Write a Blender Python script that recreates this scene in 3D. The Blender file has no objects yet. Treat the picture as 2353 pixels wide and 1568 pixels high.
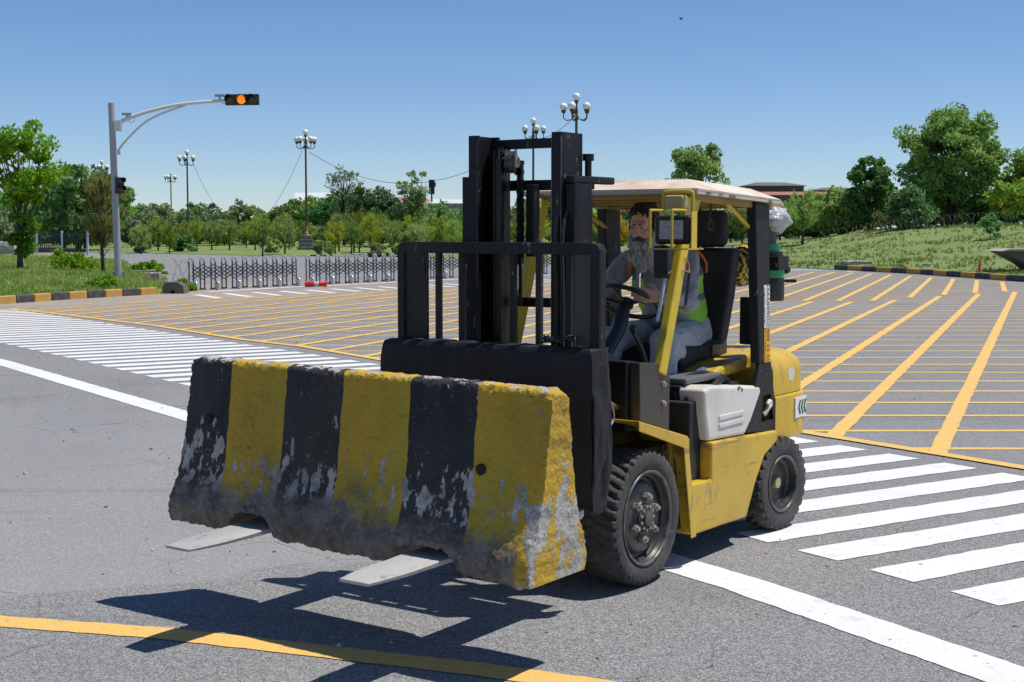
import bpy, math, random
import numpy as np
from mathutils import Vector, Matrix, noise
R = math.radians
random.seed(7); rng = np.random.default_rng(7)
S = bpy.context.scene
COL = S.collection

# ------------------------------------------------------------------ camera, sky, sun, exposure
CAM_H = 1.87; PITCH = math.atan((784 - 525) / 3200.0)
cam = bpy.data.cameras.new('camera'); cam.sensor_width = 36; cam.lens = 3200 / 2353 * 36; cam.clip_end = 6000
co = bpy.data.objects.new('camera', cam); COL.objects.link(co)
co.location = (0, 0, CAM_H); co.rotation_euler = (math.pi / 2 - PITCH, 0, 0); S.camera = co
YAW = R(35)
KA, KB = .27, .32                                    # lean of the sun towards the truck's rear / its near side
E1 = Vector((math.sin(YAW), math.cos(YAW), 0)); E2 = Vector((math.cos(YAW), -math.sin(YAW), 0))
sd = (E1 * KA + E2 * KB + Vector((0, 0, 1))).normalized()
sun = bpy.data.lights.new('sun', 'SUN'); sun.energy = 4.7; sun.angle = R(.5); sun.color = (1, .96, .9)
so = bpy.data.objects.new('sun', sun); COL.objects.link(so); so.location = (0, 0, 40)
so.rotation_euler = sd.to_track_quat('Z', 'Y').to_euler()
W = bpy.data.worlds.new('World'); S.world = W; W.use_nodes = True
wn = W.node_tree.nodes; wl = W.node_tree.links; bg = wn['Background']
sky = wn.new('ShaderNodeTexSky'); sky.sky_type = 'NISHITA'; sky.sun_disc = False
sky.sun_elevation = math.asin(sd.z); sky.sun_rotation = math.atan2(sd.x, sd.y)
sky.altitude = 500; sky.air_density = .85; sky.dust_density = .0; sky.ozone_density = 4.0
tn = wn.new('ShaderNodeMix'); tn.data_type = 'RGBA'; tn.blend_type = 'MULTIPLY'; tn.inputs[0].default_value = 1; tn.inputs[7].default_value = (.90,.955,1.09,1)
hs_ = wn.new('ShaderNodeHueSaturation'); hs_.inputs['Saturation'].default_value = 1.06; wl.new(sky.outputs[0], hs_.inputs['Color']); wl.new(hs_.outputs[0], tn.inputs[6]); wl.new(tn.outputs[2], bg.inputs[0]); bg.inputs[1].default_value = .10
S.view_settings.view_transform = 'Standard'; S.view_settings.look = 'None'
S.view_settings.exposure = 0.0; S.view_settings.gamma = 1
S.cycles.max_bounces = 6; S.cycles.diffuse_bounces = 3; S.cycles.transparent_max_bounces = 8

# ------------------------------------------------------------------ helpers
def at(u, D):                                        # lateral x of picture column u at distance D
    return (u - 1176.5) / 3200 * D
def gz(v, D):                                        # height seen at picture row v at distance D
    return CAM_H - (v - 525) * D / 3210
class MB:
    def __init__(s): s.v = []; s.f = []; s.m = []; s.mi = 0
    def add(s, vs, fs, M=None):
        n = len(s.v)
        for p in vs:
            p = Vector(p); s.v.append(M @ p if M else p)
        for f in fs: s.f.append([i + n for i in f]); s.m.append(s.mi)
        return s
    def box(s, x0, x1, y0, y1, z0, z1, M=None):
        vs = [(x, y, z) for x in (x0, x1) for y in (y0, y1) for z in (z0, z1)]
        return s.add(vs, [(0,1,3,2),(4,6,7,5),(0,4,5,1),(2,3,7,6),(0,2,6,4),(1,5,7,3)], M)
    def bar(s, p, q, w, h, up=(0,0,1)):              # rectangular bar from p to q
        p = Vector(p); q = Vector(q); d = (q - p); L = d.length; d.normalize()
        u = Vector(up); x = d.cross(u)
        if x.length < 1e-4: x = d.cross(Vector((1,0,0)))
        x.normalize(); y = x.cross(d).normalized()
        M = Matrix((( x.x, d.x, y.x, p.x),(x.y, d.y, y.y, p.y),(x.z, d.z, y.z, p.z),(0,0,0,1)))
        return s.box(-w/2, w/2, 0, L, -h/2, h/2, M)
    def tube(s, pts, r, n=10, cap=True, closed=False):
        pts = [Vector(p) for p in pts]; k = len(pts)
        rs = r if isinstance(r, (list, tuple)) else [r]*k
        n0 = len(s.v); prev = None
        for i, p in enumerate(pts):
            if closed: t = (pts[(i+1) % k] - pts[i-1]).normalized()
            else: t = (pts[min(i+1, k-1)] - pts[max(i-1, 0)]).normalized()
            if prev is None:
                a = Vector((0,0,1)) if abs(t.z) < .9 else Vector((1,0,0))
                x = t.cross(a).normalized()
            else:
                x = (prev - t * prev.dot(t)).normalized()
            prev = x; y = t.cross(x)
            for j in range(n):
                a = 2*math.pi*j/n
                s.v.append(p + (x*math.cos(a) + y*math.sin(a))*rs[i])
        m = k if closed else k-1
        for i in range(m):
            for j in range(n):
                a = n0+i*n+j; b = n0+i*n+(j+1) % n; c = n0+((i+1) % k)*n+(j+1) % n; d = n0+((i+1) % k)*n+j
                s.f.append([a,b,c,d]); s.m.append(s.mi)
        if cap and not closed:
            s.f.append([n0+j for j in range(n)][::-1]); s.m.append(s.mi)
            s.f.append([n0+(k-1)*n+j for j in range(n)]); s.m.append(s.mi)
        return s
    def cyl(s, p, q, r, n=16): return s.tube([p, q], r, n)
    def prism(s, poly, axis, d0, d1):                # poly in the other two axes, extruded along axis
        def P(a, b, d):
            return {'x': (d, a, b), 'y': (a, d, b), 'z': (a, b, d)}[axis]
        k = len(poly); vs = [P(a, b, d0) for a, b in poly] + [P(a, b, d1) for a, b in poly]
        fs = [list(range(k))[::-1], list(range(k, 2*k))] + [[i, (i+1) % k, k+(i+1) % k, k+i] for i in range(k)]
        return s.add(vs, fs)
    def ell(s, c, r, M=None, nu=20, nv=12):
        c = Vector(c); r = r if isinstance(r, (list, tuple)) else (r, r, r)
        vs = []; fs = []
        for i in range(nv+1):
            th = math.pi*i/nv
            for j in range(nu):
                ph = 2*math.pi*j/nu
                p = Vector((r[0]*math.sin(th)*math.cos(ph), r[1]*math.sin(th)*math.sin(ph), r[2]*math.cos(th)))
                if M: p = M @ p
                vs.append(c+p)
        for i in range(nv):
            for j in range(nu):
                fs.append([i*nu+j, (i+1)*nu+j, (i+1)*nu+(j+1) % nu, i*nu+(j+1) % nu])
        return s.add(vs, fs)
    def cap(s, p, q, r0, r1):                        # tapered capsule for bodies
        p = Vector(p); q = Vector(q); d = (q-p); L = d.length; d.normalize()
        pts = []; rs = []
        for i in range(5):
            a = math.pi/2*(1-i/4.0); pts.append(p - d*r0*math.sin(a)); rs.append(max(1e-4, r0*math.cos(a)))
        for i in range(1, 6):
            a = math.pi/2*(i/5.0)
            if i == 1: pts.append(q); rs.append(r1)
            pts.append(q + d*r1*math.sin(a)); rs.append(max(1e-4, r1*math.cos(a)))
        return s.tube(pts, rs, 14)
    def lathe(s, prof, M=None, n=32, caps=True):                # prof = [(r, z)], about z
        vs = []; fs = []
        for r, z in prof:
            for j in range(n):
                a = 2*math.pi*j/n; vs.append((r*math.cos(a), r*math.sin(a), z))
        for i in range(len(prof)-1):
            for j in range(n): fs.append([i*n+j, i*n+(j+1) % n, (i+1)*n+(j+1) % n, (i+1)*n+j])
        if caps and prof[0][0] > 1e-5: fs.append(list(range(n))[::-1])
        if caps and prof[-1][0] > 1e-5: fs.append([(len(prof)-1)*n+j for j in range(n)])
        return s.add(vs, fs, M)
    def mesh(s, name, mats, smooth=None, off=(0,0,0)):
        me = bpy.data.meshes.new(name); off = Vector(off)
        me.from_pydata([tuple(v-off) for v in s.v], [], s.f)
        mats = mats if isinstance(mats, (list, tuple)) else [mats]
        for m in mats: me.materials.append(m)
        if len(mats) > 1: me.polygons.foreach_set('material_index', s.m)
        me.validate(); me.update()
        if smooth is not None: shade(me, smooth)
        return me
def shade(me, ang=35):
    me.polygons.foreach_set('use_smooth', [True]*len(me.polygons))
    if ang < 179:
        try: me.set_sharp_from_angle(angle=R(ang))
        except Exception: pass
OFF = {}
def thing(name, label, cat, loc=(0,0,0), rz=0, group=None, off=None):
    o = bpy.data.objects.new(name, None); COL.objects.link(o); o.empty_display_size = .2
    o.location = loc; o.rotation_euler = (0,0,rz); o['label'] = label; o['category'] = cat
    if group: o['group'] = group
    if off is not None: OFF[o.name] = off
    return o
def base_off(p):
    while p is not None:
        if p.name in OFF: return OFF[p.name]
        p = p.parent
    return (0,0,0)
def part(name, mb, mats, parent, smooth=35, bevel=0, seg=2, label=None):
    me = mb if isinstance(mb, bpy.types.Mesh) else mb.mesh(name, mats, smooth, base_off(parent))
    o = bpy.data.objects.new(name, me); COL.objects.link(o); o.parent = parent
    if bevel:
        b = o.modifiers.new('bevel', 'BEVEL'); b.width = bevel; b.segments = seg; b.limit_method = 'ANGLE'; b.angle_limit = R(40)
    if label: o['label'] = label
    return o
def tag(o, label, cat, group=None):
    o['label'] = label; o['category'] = cat
    if group: o['group'] = group
    return o
def struct(name, mb, mats, smooth=None, kind='structure'):
    me = mb if isinstance(mb, bpy.types.Mesh) else mb.mesh(name, mats, smooth)
    o = bpy.data.objects.new(name, me); COL.objects.link(o); o['kind'] = kind
    return o
def dup(root, loc, rz=0, label=None, sc=None):
    r = root.copy(); COL.objects.link(r); r.location = loc; r.rotation_euler = (0,0,rz)
    if sc: r.scale = sc
    if label: r['label'] = label
    for ch in list(root.children):
        c = ch.copy(); COL.objects.link(c); c.parent = r
        for g in ch.children:
            d = g.copy(); COL.objects.link(d); d.parent = c
    return r
def blob(name, mb, mat, parent, voxel=.008, smooth=4, disp=0, dscale=20, label=None):
    off = Vector(base_off(parent)); me = mb.mesh('tmp', mat, None, off)
    o = bpy.data.objects.new('tmp', me); COL.objects.link(o)
    m = o.modifiers.new('r', 'REMESH'); m.mode = 'VOXEL'; m.voxel_size = voxel
    if smooth:
        q = o.modifiers.new('s', 'SMOOTH'); q.iterations = smooth; q.factor = .5
    dg = bpy.context.evaluated_depsgraph_get()
    me2 = bpy.data.meshes.new_from_object(o.evaluated_get(dg)); me2.name = name
    bpy.data.objects.remove(o)
    if disp:
        nv = [v.normal.copy() for v in me2.vertices]
        for v, n in zip(me2.vertices, nv):
            v.co += n * disp * noise.noise(v.co*dscale)
    if not me2.materials: me2.materials.append(mat)
    shade(me2, 180)
    return part(name, me2, mat, parent, label=label)

# ------------------------------------------------------------------ materials
def M(name, col, rough=.6, metal=0, layers=(), bump=None, spec=.5, coord='Object', trans=None, alpha=None):
    m = bpy.data.materials.new(name); m.use_nodes = True; nt = m.node_tree; n = nt.nodes; l = nt.links
    b = n['Principled BSDF']; b.inputs['Roughness'].default_value = rough; b.inputs['Metallic'].default_value = metal
    b.inputs['Specular IOR Level'].default_value = spec
    tc = n.new('ShaderNodeTexCoord'); cur = None
    c0 = n.new('ShaderNodeRGB'); c0.outputs[0].default_value = (*col, 1); cur = c0.outputs[0]
    for L in layers:                                 # (scale, lo, hi, colour[, stretch, detail])
        sc, lo, hi, c = L[:4]; st = L[4] if len(L) > 4 else (1,1,1); de = L[5] if len(L) > 5 else 6
        mp = n.new('ShaderNodeMapping'); mp.inputs['Scale'].default_value = st; l.new(tc.outputs[coord], mp.inputs[0])
        t = n.new('ShaderNodeTexNoise'); t.inputs['Scale'].default_value = sc; t.inputs['Detail'].default_value = de
        t.inputs['Roughness'].default_value = .6; l.new(mp.outputs[0], t.inputs[0])
        r = n.new('ShaderNodeMapRange'); r.inputs[1].default_value = lo; r.inputs[2].default_value = hi; l.new(t.outputs[0], r.inputs[0])
        mx = n.new('ShaderNodeMix'); mx.data_type = 'RGBA'; l.new(r.outputs[0], mx.inputs[0]); l.new(cur, mx.inputs[6])
        mx.inputs[7].default_value = (*c, 1); cur = mx.outputs[2]
    l.new(cur, b.inputs['Base Color'])
    if bump:
        t = n.new('ShaderNodeTexNoise'); t.inputs['Scale'].default_value = bump[0]; t.inputs['Detail'].default_value = 5
        l.new(tc.outputs[coord], t.inputs[0]); bp = n.new('ShaderNodeBump'); bp.inputs['Strength'].default_value = bump[1]
        bp.inputs['Distance'].default_value = bump[2] if len(bump) > 2 else .01
        l.new(t.outputs[0], bp.inputs['Height']); l.new(bp.outputs[0], b.inputs['Normal'])
    if alpha is not None: b.inputs['Alpha'].default_value = alpha
    return m
def nodes_of(m): return m.node_tree.nodes, m.node_tree.links, m.node_tree.nodes['Principled BSDF']

yellow = M('yellow paint', (.62,.40,.035), .42, layers=[(3,.42,.75,(.50,.31,.03)), (14,.60,.66,(.40,.26,.06),(1,1,.3)), (9,.68,.71,(.07,.05,.03)), (5,.60,.66,(.28,.19,.06),(1,.22,2.6)), (13,.66,.69,(.10,.07,.04),(1,.12,3))], bump=(30,.08))
yellow_post = M('yellow post paint', (.62,.44,.03), .38, layers=[(6,.5,.8,(.42,.28,.03)), (25,.66,.70,(.08,.06,.03))])
blackp = M('black paint', (.012,.012,.014), .45, layers=[(5,.5,.8,(.035,.033,.032)), (30,.70,.74,(.16,.15,.14))], bump=(40,.05))
blacks = M('worn black steel', (.009,.009,.010), .5, 0, layers=[(3,.45,.75,(.026,.024,.022),(1,1,.2)), (22,.64,.68,(.16,.15,.13),(1,1,.35)), (45,.66,.70,(.22,.2,.18),(1,1,.4)), (7,.66,.72,(.07,.045,.03),(1,1,.5))], bump=(60,.06), spec=.3)
grease = M('greased rail', (.012,.011,.01), .3, .2, layers=[(8,.5,.75,(.035,.028,.02),(2,2,.15)), (12,.72,.75,(.2,.12,.06),(3,3,.15))], spec=.35)
tarpm = M('black tarpaulin', (.014,.0135,.016), .6, layers=[(2,.5,.8,(.024,.024,.027)), (12,.66,.74,(.07,.065,.06))], bump=(9,.5,.02), spec=.35)
rubber = M('tyre rubber', (.042,.040,.038), .8, layers=[(6,.40,.7,(.085,.078,.070)), (40,.55,.75,(.12,.11,.10))], bump=(70,.25))
rim_m = M('rim paint', (.045,.044,.043), .38, .3, layers=[(12,.5,.75,(.13,.12,.11)), (30,.66,.72,(.25,.22,.19))])
steel = M('bare steel', (.52,.51,.49), .5, .15, layers=[(3,.45,.75,(.42,.40,.38),(1,.3,1)), (20,.60,.70,(.30,.27,.24),(1,.5,1)), (70,.62,.7,(.35,.32,.3))], bump=(40,.15))
boltm = M('bolt steel', (.42,.38,.32), .5, .5, layers=[(30,.5,.7,(.2,.16,.12))])
white_hood = M('dirty white paint', (.66,.64,.58), .45, layers=[(3,.45,.8,(.52,.48,.40)), (12,.66,.72,(.42,.36,.27),(1,1,.5)), (6,.635,.645,(.05,.045,.04))])
roof_m = M('rusty white roof', (.68,.61,.50), .7, layers=[(2.2,.45,.75,(.56,.38,.25)), (9,.55,.78,(.44,.25,.14)), (30,.66,.72,(.20,.09,.05))])
roof_under = M('roof underside', (.50,.32,.05), .6, layers=[(5,.5,.7,(.35,.3,.25))])
fabric_blk = M('black upholstery', (.018,.018,.022), .75, layers=[(4,.5,.8,(.035,.035,.04)), (80,.5,.8,(.03,.03,.034))], bump=(150,.2))
plastic_blk = M('black plastic', (.02,.02,.022), .4)
glass_lamp = M('lamp glass', (.30,.33,.36), .08, 0, layers=[(60,.4,.6,(.45,.48,.5))], bump=(140,.4), spec=.8)
cream = M('cream lens', (.48,.38,.16), .4, layers=[(8,.5,.8,(.38,.28,.12))])
yellow_hose = M('yellow black hose', (.015,.015,.015), .5)
n, l, b = nodes_of(yellow_hose)
tc = n.new('ShaderNodeTexCoord'); wv = n.new('ShaderNodeTexWave'); wv.wave_type = 'BANDS'; wv.bands_direction = 'Y'
wv.inputs['Scale'].default_value = 9; wv.inputs['Distortion'].default_value = 6; wv.inputs['Detail'].default_value = 3; l.new(tc.outputs['Object'], wv.inputs[0])
cr = n.new('ShaderNodeValToRGB'); cr.color_ramp.elements[0].position = .42; cr.color_ramp.elements[0].color = (.012,.012,.012,1)
cr.color_ramp.elements[1].position = .55; cr.color_ramp.elements[1].color = (.55,.40,.03,1); l.new(wv.outputs[0], cr.inputs[0]); l.new(cr.outputs[0], b.inputs['Base Color'])
green_tape = M('green tape', (.03,.32,.13), .4)
bagm = M('clear plastic bag', (.72,.74,.76), .15, bump=(14,1.0,.03), spec=.9)
nodes_of(bagm)[2].inputs['Alpha'].default_value = .55
stk_w = M('white sticker', (.72,.72,.70), .5, layers=[(20,.6,.7,(.5,.5,.48))]); stk_y = M('orange sticker', (.80,.42,.02), .5)
ink = M('black ink', (.01,.01,.01), .6); ink_g = M('dark green ink', (.02,.08,.06), .6)
shirt_m = M('grey cotton', (.34,.34,.335), .9, layers=[(5,.45,.75,(.25,.25,.25)), (9,.55,.7,(.20,.20,.20),(1,1,.5))], bump=(17,1.0,.03))
trou_m = M('grey blue trousers', (.46,.47,.48), .9, layers=[(5,.45,.75,(.36,.37,.385)), (300,.4,.7,(.50,.51,.52))], bump=(14,1.0,.03))
vest_m = M('lime safety mesh', (.30,.68,.05), .8, layers=[(6,.4,.8,(.22,.56,.05))], bump=(260,.5,.004))
vest_or = M('orange binding', (.75,.13,.03), .8); vest_band = M('grey reflective band', (.13,.13,.13), .5)
skin_m = M('skin', (.60,.33,.22), .5, layers=[(14,.5,.85,(.48,.24,.16)), (50,.55,.8,(.66,.39,.27))], bump=(70,.15,.004))
hair_m = M('dark hair', (.018,.014,.012), .75, layers=[(60,.45,.7,(.04,.03,.026),(1,1,.2))], bump=(110,.9,.01))
beard_m = M('grey beard', (.26,.25,.22), .9, layers=[(80,.40,.62,(.58,.56,.50),(1,1,.13)), (26,.52,.72,(.10,.09,.08),(1,1,.3))], bump=(120,1.0,.012))
moust_m = M('dark moustache', (.05,.042,.036), .85, layers=[(90,.5,.7,(.14,.13,.11),(1,1,.3))], bump=(120,.9,.01))
eye_m = M('eye', (.55,.5,.46), .2); iris_m = M('iris', (.02,.012,.008), .15)
concrete = M('concrete', (.38,.36,.33), .9, layers=[(4,.4,.7,(.27,.25,.22)), (30,.5,.8,(.45,.43,.40))], bump=(30,.5))
white_line = M('white road paint', (.74,.74,.73), .75, layers=[(1.3,.42,.75,(.64,.64,.62)), (45,.58,.68,(.50,.50,.49)), (4,.60,.70,(.55,.55,.54)), (12,.66,.70,(.36,.36,.35))], bump=(90,.4), coord='Object')
yellow_line = M('yellow road paint', (.74,.46,.11), .75, layers=[(1.1,.42,.8,(.68,.42,.12)), (40,.56,.68,(.50,.36,.17)), (5,.60,.68,(.55,.38,.16)), (14,.66,.70,(.33,.28,.2))], bump=(90,.4))
kerb_y = M('kerb yellow', (.55,.30,.05), .9, layers=[(3,.4,.7,(.42,.26,.09)), (12,.6,.7,(.33,.29,.24))])
kerb_k = M('kerb black', (.05,.05,.05), .9, layers=[(4,.45,.7,(.12,.11,.10)), (14,.62,.72,(.25,.23,.2))])
galv = M('galvanised pole', (.42,.43,.44), .5, .35, layers=[(2,.4,.7,(.33,.34,.35)), (20,.6,.8,(.5,.5,.5))])
armw = M('white arm paint', (.70,.70,.70), .5, .1); sig_blk = M('signal black', (.012,.012,.014), .45)
lens_dark = M('unlit signal lens', (.05,.045,.05), .2)
amber = bpy.data.materials.new('amber light'); amber.use_nodes = True
a_ = amber.node_tree.nodes['Principled BSDF']; a_.inputs['Base Color'].default_value = (.8,.2,.01,1)
a_.inputs['Emission Color'].default_value = (1,.22,.01,1); a_.inputs['Emission Strength'].default_value = .9
bronze = M('bronze lamp metal', (.12,.085,.05), .45, .5, layers=[(8,.4,.7,(.07,.05,.035))]); copper = M('copper base', (.30,.19,.12), .6, .2)
globe_m = M('white globe', (.85,.84,.80), .3, layers=[(5,.5,.8,(.75,.72,.66))]); stone = M('pedestal stone', (.20,.18,.17), .9, layers=[(5,.4,.6,(.11,.10,.095)), (22,.5,.7,(.34,.32,.29))], bump=(12,.8,.04))
gate_m = M('gate grey steel', (.045,.05,.058), .45, .3); gate_cap = M('gate bright cap', (.62,.64,.66), .28, .6)
red_m = M('red paint', (.70,.03,.02), .5); red_post = M('faded red post', (.55,.10,.05), .6, layers=[(8,.5,.7,(.5,.22,.15))])
wire_m = M('dark wire', (.03,.03,.03), .6); fence_m = M('fence dark iron', (.05,.055,.06), .5, .2); post_lt = M('pale post', (.5,.55,.62), .6)

def leafmat(name, c1, c2, c3, var=.0):
    m = bpy.data.materials.new(name); m.use_nodes = True; nt = m.node_tree; n = nt.nodes; l = nt.links; b = n['Principled BSDF']
    b.inputs['Roughness'].default_value = .6; b.inputs['Specular IOR Level'].default_value = .25
    tc = n.new('ShaderNodeTexCoord'); t = n.new('ShaderNodeTexNoise'); t.inputs['Scale'].default_value = 1.1; t.inputs['Detail'].default_value = 3; l.new(tc.outputs['Object'], t.inputs[0])
    t2 = n.new('ShaderNodeTexNoise'); t2.inputs['Scale'].default_value = 9; l.new(tc.outputs['Object'], t2.inputs[0])
    cr = n.new('ShaderNodeValToRGB'); cr.color_ramp.elements[0].position = .36; cr.color_ramp.elements[0].color = (*c1,1)
    cr.color_ramp.elements[1].position = .64; cr.color_ramp.elements[1].color = (*c2,1); l.new(t.outputs[0], cr.inputs[0])
    r = n.new('ShaderNodeMapRange'); r.inputs[1].default_value = .52; r.inputs[2].default_value = .7; l.new(t2.outputs[0], r.inputs[0])
    mx = n.new('ShaderNodeMix'); mx.data_type = 'RGBA'; l.new(r.outputs[0], mx.inputs[0]); l.new(cr.outputs[0], mx.inputs[6]); mx.inputs[7].default_value = (*c3,1)
    oi = n.new('ShaderNodeObjectInfo'); hs = n.new('ShaderNodeHueSaturation'); l.new(mx.outputs[2], hs.inputs['Color'])
    for sock, lo, hi in (('Hue', .5-var*.045, .5+var*.025), ('Value', 1-var*.3, 1+var*.35), ('Saturation', 1-var*.25, 1+var*.1)):
        q = n.new('ShaderNodeMapRange'); q.inputs[3].default_value = lo; q.inputs[4].default_value = hi
        if sock != 'Hue':
            w = n.new('ShaderNodeMath'); w.operation = 'MULTIPLY'; w.inputs[1].default_value = 7.31 if sock == 'Value' else 3.7; l.new(oi.outputs['Random'], w.inputs[0])
            w2 = n.new('ShaderNodeMath'); w2.operation = 'FRACT'; l.new(w.outputs[0], w2.inputs[0]); l.new(w2.outputs[0], q.inputs[0])
        else: l.new(oi.outputs['Random'], q.inputs[0])
        l.new(q.outputs[0], hs.inputs[sock])
    l.new(hs.outputs[0], b.inputs['Base Color'])
    tr = n.new('ShaderNodeBsdfTranslucent'); l.new(hs.outputs[0], tr.inputs[0]); ms = n.new('ShaderNodeMixShader'); ms.inputs[0].default_value = .45
    l.new(b.outputs[0], ms.inputs[1]); l.new(tr.outputs[0], ms.inputs[2]); l.new(ms.outputs[0], n['Material Output'].inputs[0])
    return m
leaf_bright = leafmat('bright leaves', (0.130,0.282,0.015), (0.247,0.461,0.026), (0.349,0.566,0.039))
leaf_mid = leafmat('mid green leaves', (0.105,0.248,0.054), (0.228,0.407,0.087), (0.361,0.554,0.126), 1)
leaf_grey = leafmat('grey green leaves', (0.151,0.248,0.112), (0.301,0.407,0.187), (0.453,0.554,0.250), .4)
leaf_dark = leafmat('dark leaves', (0.067,0.160,0.045), (0.122,0.262,0.062), (0.181,0.350,0.074), .5)
leaf_big = leafmat('willow green leaves', (0.151,0.292,0.074), (0.301,0.466,0.126), (0.482,0.640,0.176), .3)
leaf_gold = leafmat('golden leaves', (0.437,0.253,0.039), (0.291,0.268,0.039), (0.582,0.357,0.039), .3)
leaf_pine = leafmat('pine needles', (0.181,0.292,0.045), (0.361,0.466,0.074), (0.543,0.554,0.126), 1)
leaf_pine2 = leafmat('brownish pine needles', (0.187,0.215,0.051), (0.303,0.311,0.082), (0.397,0.406,0.123), .3)
leaf_lawn = leafmat('grass tufts', (0.187,0.311,0.061), (0.350,0.478,0.103), (0.607,0.621,0.205), 0)
bark = M('bark', (.10,.075,.055), .95, layers=[(8,.4,.7,(.06,.045,.035),(1,1,.3))], bump=(20,.6))
bark_d = M('dark bark', (.05,.04,.032), .95, layers=[(9,.4,.7,(.08,.065,.05),(1,1,.3))])
flower = M('yellow flowers', (.75,.50,.03), .6)

def asphalt():
    m = bpy.data.materials.new('asphalt'); m.use_nodes = True; nt = m.node_tree; n = nt.nodes; l = nt.links; b = n['Principled BSDF']
    b.inputs['Roughness'].default_value = .85; b.inputs['Specular IOR Level'].default_value = .3
    tc = n.new('ShaderNodeTexCoord'); P = tc.outputs['Object']
    def noi(sc, de=4, st=None, src=P):
        if st:
            mp = n.new('ShaderNodeMapping'); mp.inputs['Scale'].default_value = st; l.new(src, mp.inputs[0]); src = mp.outputs[0]
        t = n.new('ShaderNodeTexNoise'); t.inputs['Scale'].default_value = sc; t.inputs['Detail'].default_value = de; l.new(src, t.inputs[0]); return t
    def mr(s, a, c, d=0, e=1):
        r = n.new('ShaderNodeMapRange'); r.inputs[1].default_value = a; r.inputs[2].default_value = c; r.inputs[3].default_value = d; r.inputs[4].default_value = e; l.new(s, r.inputs[0]); return r.outputs[0]
    def mix(f, a, c):
        x = n.new('ShaderNodeMix'); x.data_type = 'RGBA'
        if isinstance(f, float): x.inputs[0].default_value = f
        else: l.new(f, x.inputs[0])
        for i, q in ((6, a), (7, c)):
            if isinstance(q, tuple): x.inputs[i].default_value = (*q, 1)
            else: l.new(q, x.inputs[i])
        return x.outputs[2]
    def mul(a, c):
        x = n.new('ShaderNodeMath'); x.operation = 'MULTIPLY'; l.new(a, x.inputs[0])
        if isinstance(c, float): x.inputs[1].default_value = c
        else: l.new(c, x.inputs[1])
        return x.outputs[0]
    # smooth patch (left) or coarse open aggregate (near the camera)
    sep = n.new('ShaderNodeSeparateXYZ'); l.new(P, sep.inputs[0]); nz = noi(1.2, 5)
    a1 = n.new('ShaderNodeMath'); a1.operation = 'MULTIPLY_ADD'; l.new(sep.outputs[0], a1.inputs[0]); a1.inputs[1].default_value = -.42; l.new(sep.outputs[1], a1.inputs[2])
    a2 = n.new('ShaderNodeMath'); a2.operation = 'MULTIPLY_ADD'; l.new(nz.outputs[0], a2.inputs[0]); a2.inputs[1].default_value = .9; l.new(a1.outputs[0], a2.inputs[2])
    near = mr(a2.outputs[0], 8.45, 8.55, 0, 1)       # 1 = beyond: the smoother course
    far = mr(sep.outputs[1], 12.5, 16, 1, 0)
    xl = mr(sep.outputs[0], -.2, .5, 1, 0)
    smooth = mul(mul(near, far), xl)
    v = n.new('ShaderNodeTexVoronoi'); v.inputs['Scale'].default_value = 100; l.new(P, v.inputs[0])
    v2 = n.new('ShaderNodeTexVoronoi'); v2.inputs['Scale'].default_value = 170; l.new(P, v2.inputs[0])
    sepc = n.new('ShaderNodeSeparateColor'); l.new(v.outputs['Color'], sepc.inputs[0])
    stn = mix(mr(sepc.outputs[0], .15, .95), (.22,.22,.22), (.41,.405,.395))
    pit = mix(mr(v.outputs['Distance'], .42, .72), stn, (.14,.14,.14))
    pit = mix(mr(noi(26, 3).outputs[0], .30, .42, .75, 0), pit, (.11,.11,.11))
    sepc2 = n.new('ShaderNodeSeparateColor'); l.new(v2.outputs['Color'], sepc2.inputs[0])
    fin = mix(mr(sepc2.outputs[0], .1, .95), (.195,.195,.193), (.30,.295,.29))
    fin = mix(mr(sepc2.outputs[1], .965, .97), fin, (.55,.55,.54))
    c = mix(smooth, pit, fin)
    c = mix(mr(noi(.35, 5).outputs[0], .4, .75, 0, .35), c, (.33,.315,.29))
    c = mix(mr(noi(.6, 5, (1,.25,1)).outputs[0], .52, .72, 0, .35), c, (.19,.19,.192))
    # brown dust by the far left kerb and the outer edge of the box
    dx = n.new('ShaderNodeMath'); dx.operation = 'MULTIPLY_ADD'; l.new(sep.outputs[0], dx.inputs[0]); dx.inputs[1].default_value = -1.0; l.new(sep.outputs[1], dx.inputs[2])
    dust = mul(mr(dx.outputs[0], 33, 47), mr(noi(.5, 4).outputs[0], .3, .6, .35, .8))
    dust = mul(dust, mr(sep.outputs[0], 6, -6, .25, 1))
    dust = mul(dust, mr(sep.outputs[1], 52, 42, 0, 1))
    c = mix(dust, c, (.42,.33,.25))
    st1 = mul(mr(noi(.8, 6, (1,1,1)).outputs[0], .56, .72), mr(noi(.23, 3).outputs[0], .45, .6))
    c = mix(mul(st1, .45), c, (.10,.098,.095))
    tr1 = mul(mr(noi(3.2, 3, (.06,1,1)).outputs[0], .60, .70), mr(noi(.4, 3).outputs[0], .45, .6)); c = mix(mul(tr1, .4), c, (.12,.118,.115))
    # cracks
    wob = noi(1.1, 5); vm = n.new('ShaderNodeMix'); vm.data_type = 'RGBA'; vm.inputs[0].default_value = .22; l.new(P, vm.inputs[6]); l.new(wob.outputs['Color'], vm.inputs[7])
    cv = n.new('ShaderNodeTexVoronoi'); cv.feature = 'DISTANCE_TO_EDGE'; cv.inputs['Scale'].default_value = 1.5; l.new(vm.outputs[2], cv.inputs[0])
    ck = mul(mr(cv.outputs[0], .0, .0065, 1, 0), mr(noi(.5, 3).outputs[0], .5, .56))
    ck = mul(ck, mr(noi(7, 3).outputs[0], .38, .5))
    ck = mul(ck, mr(sep.outputs[1], 13, 16, 1, 0))
    c = mix(mul(ck, .85), c, (.03,.03,.03))
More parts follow.
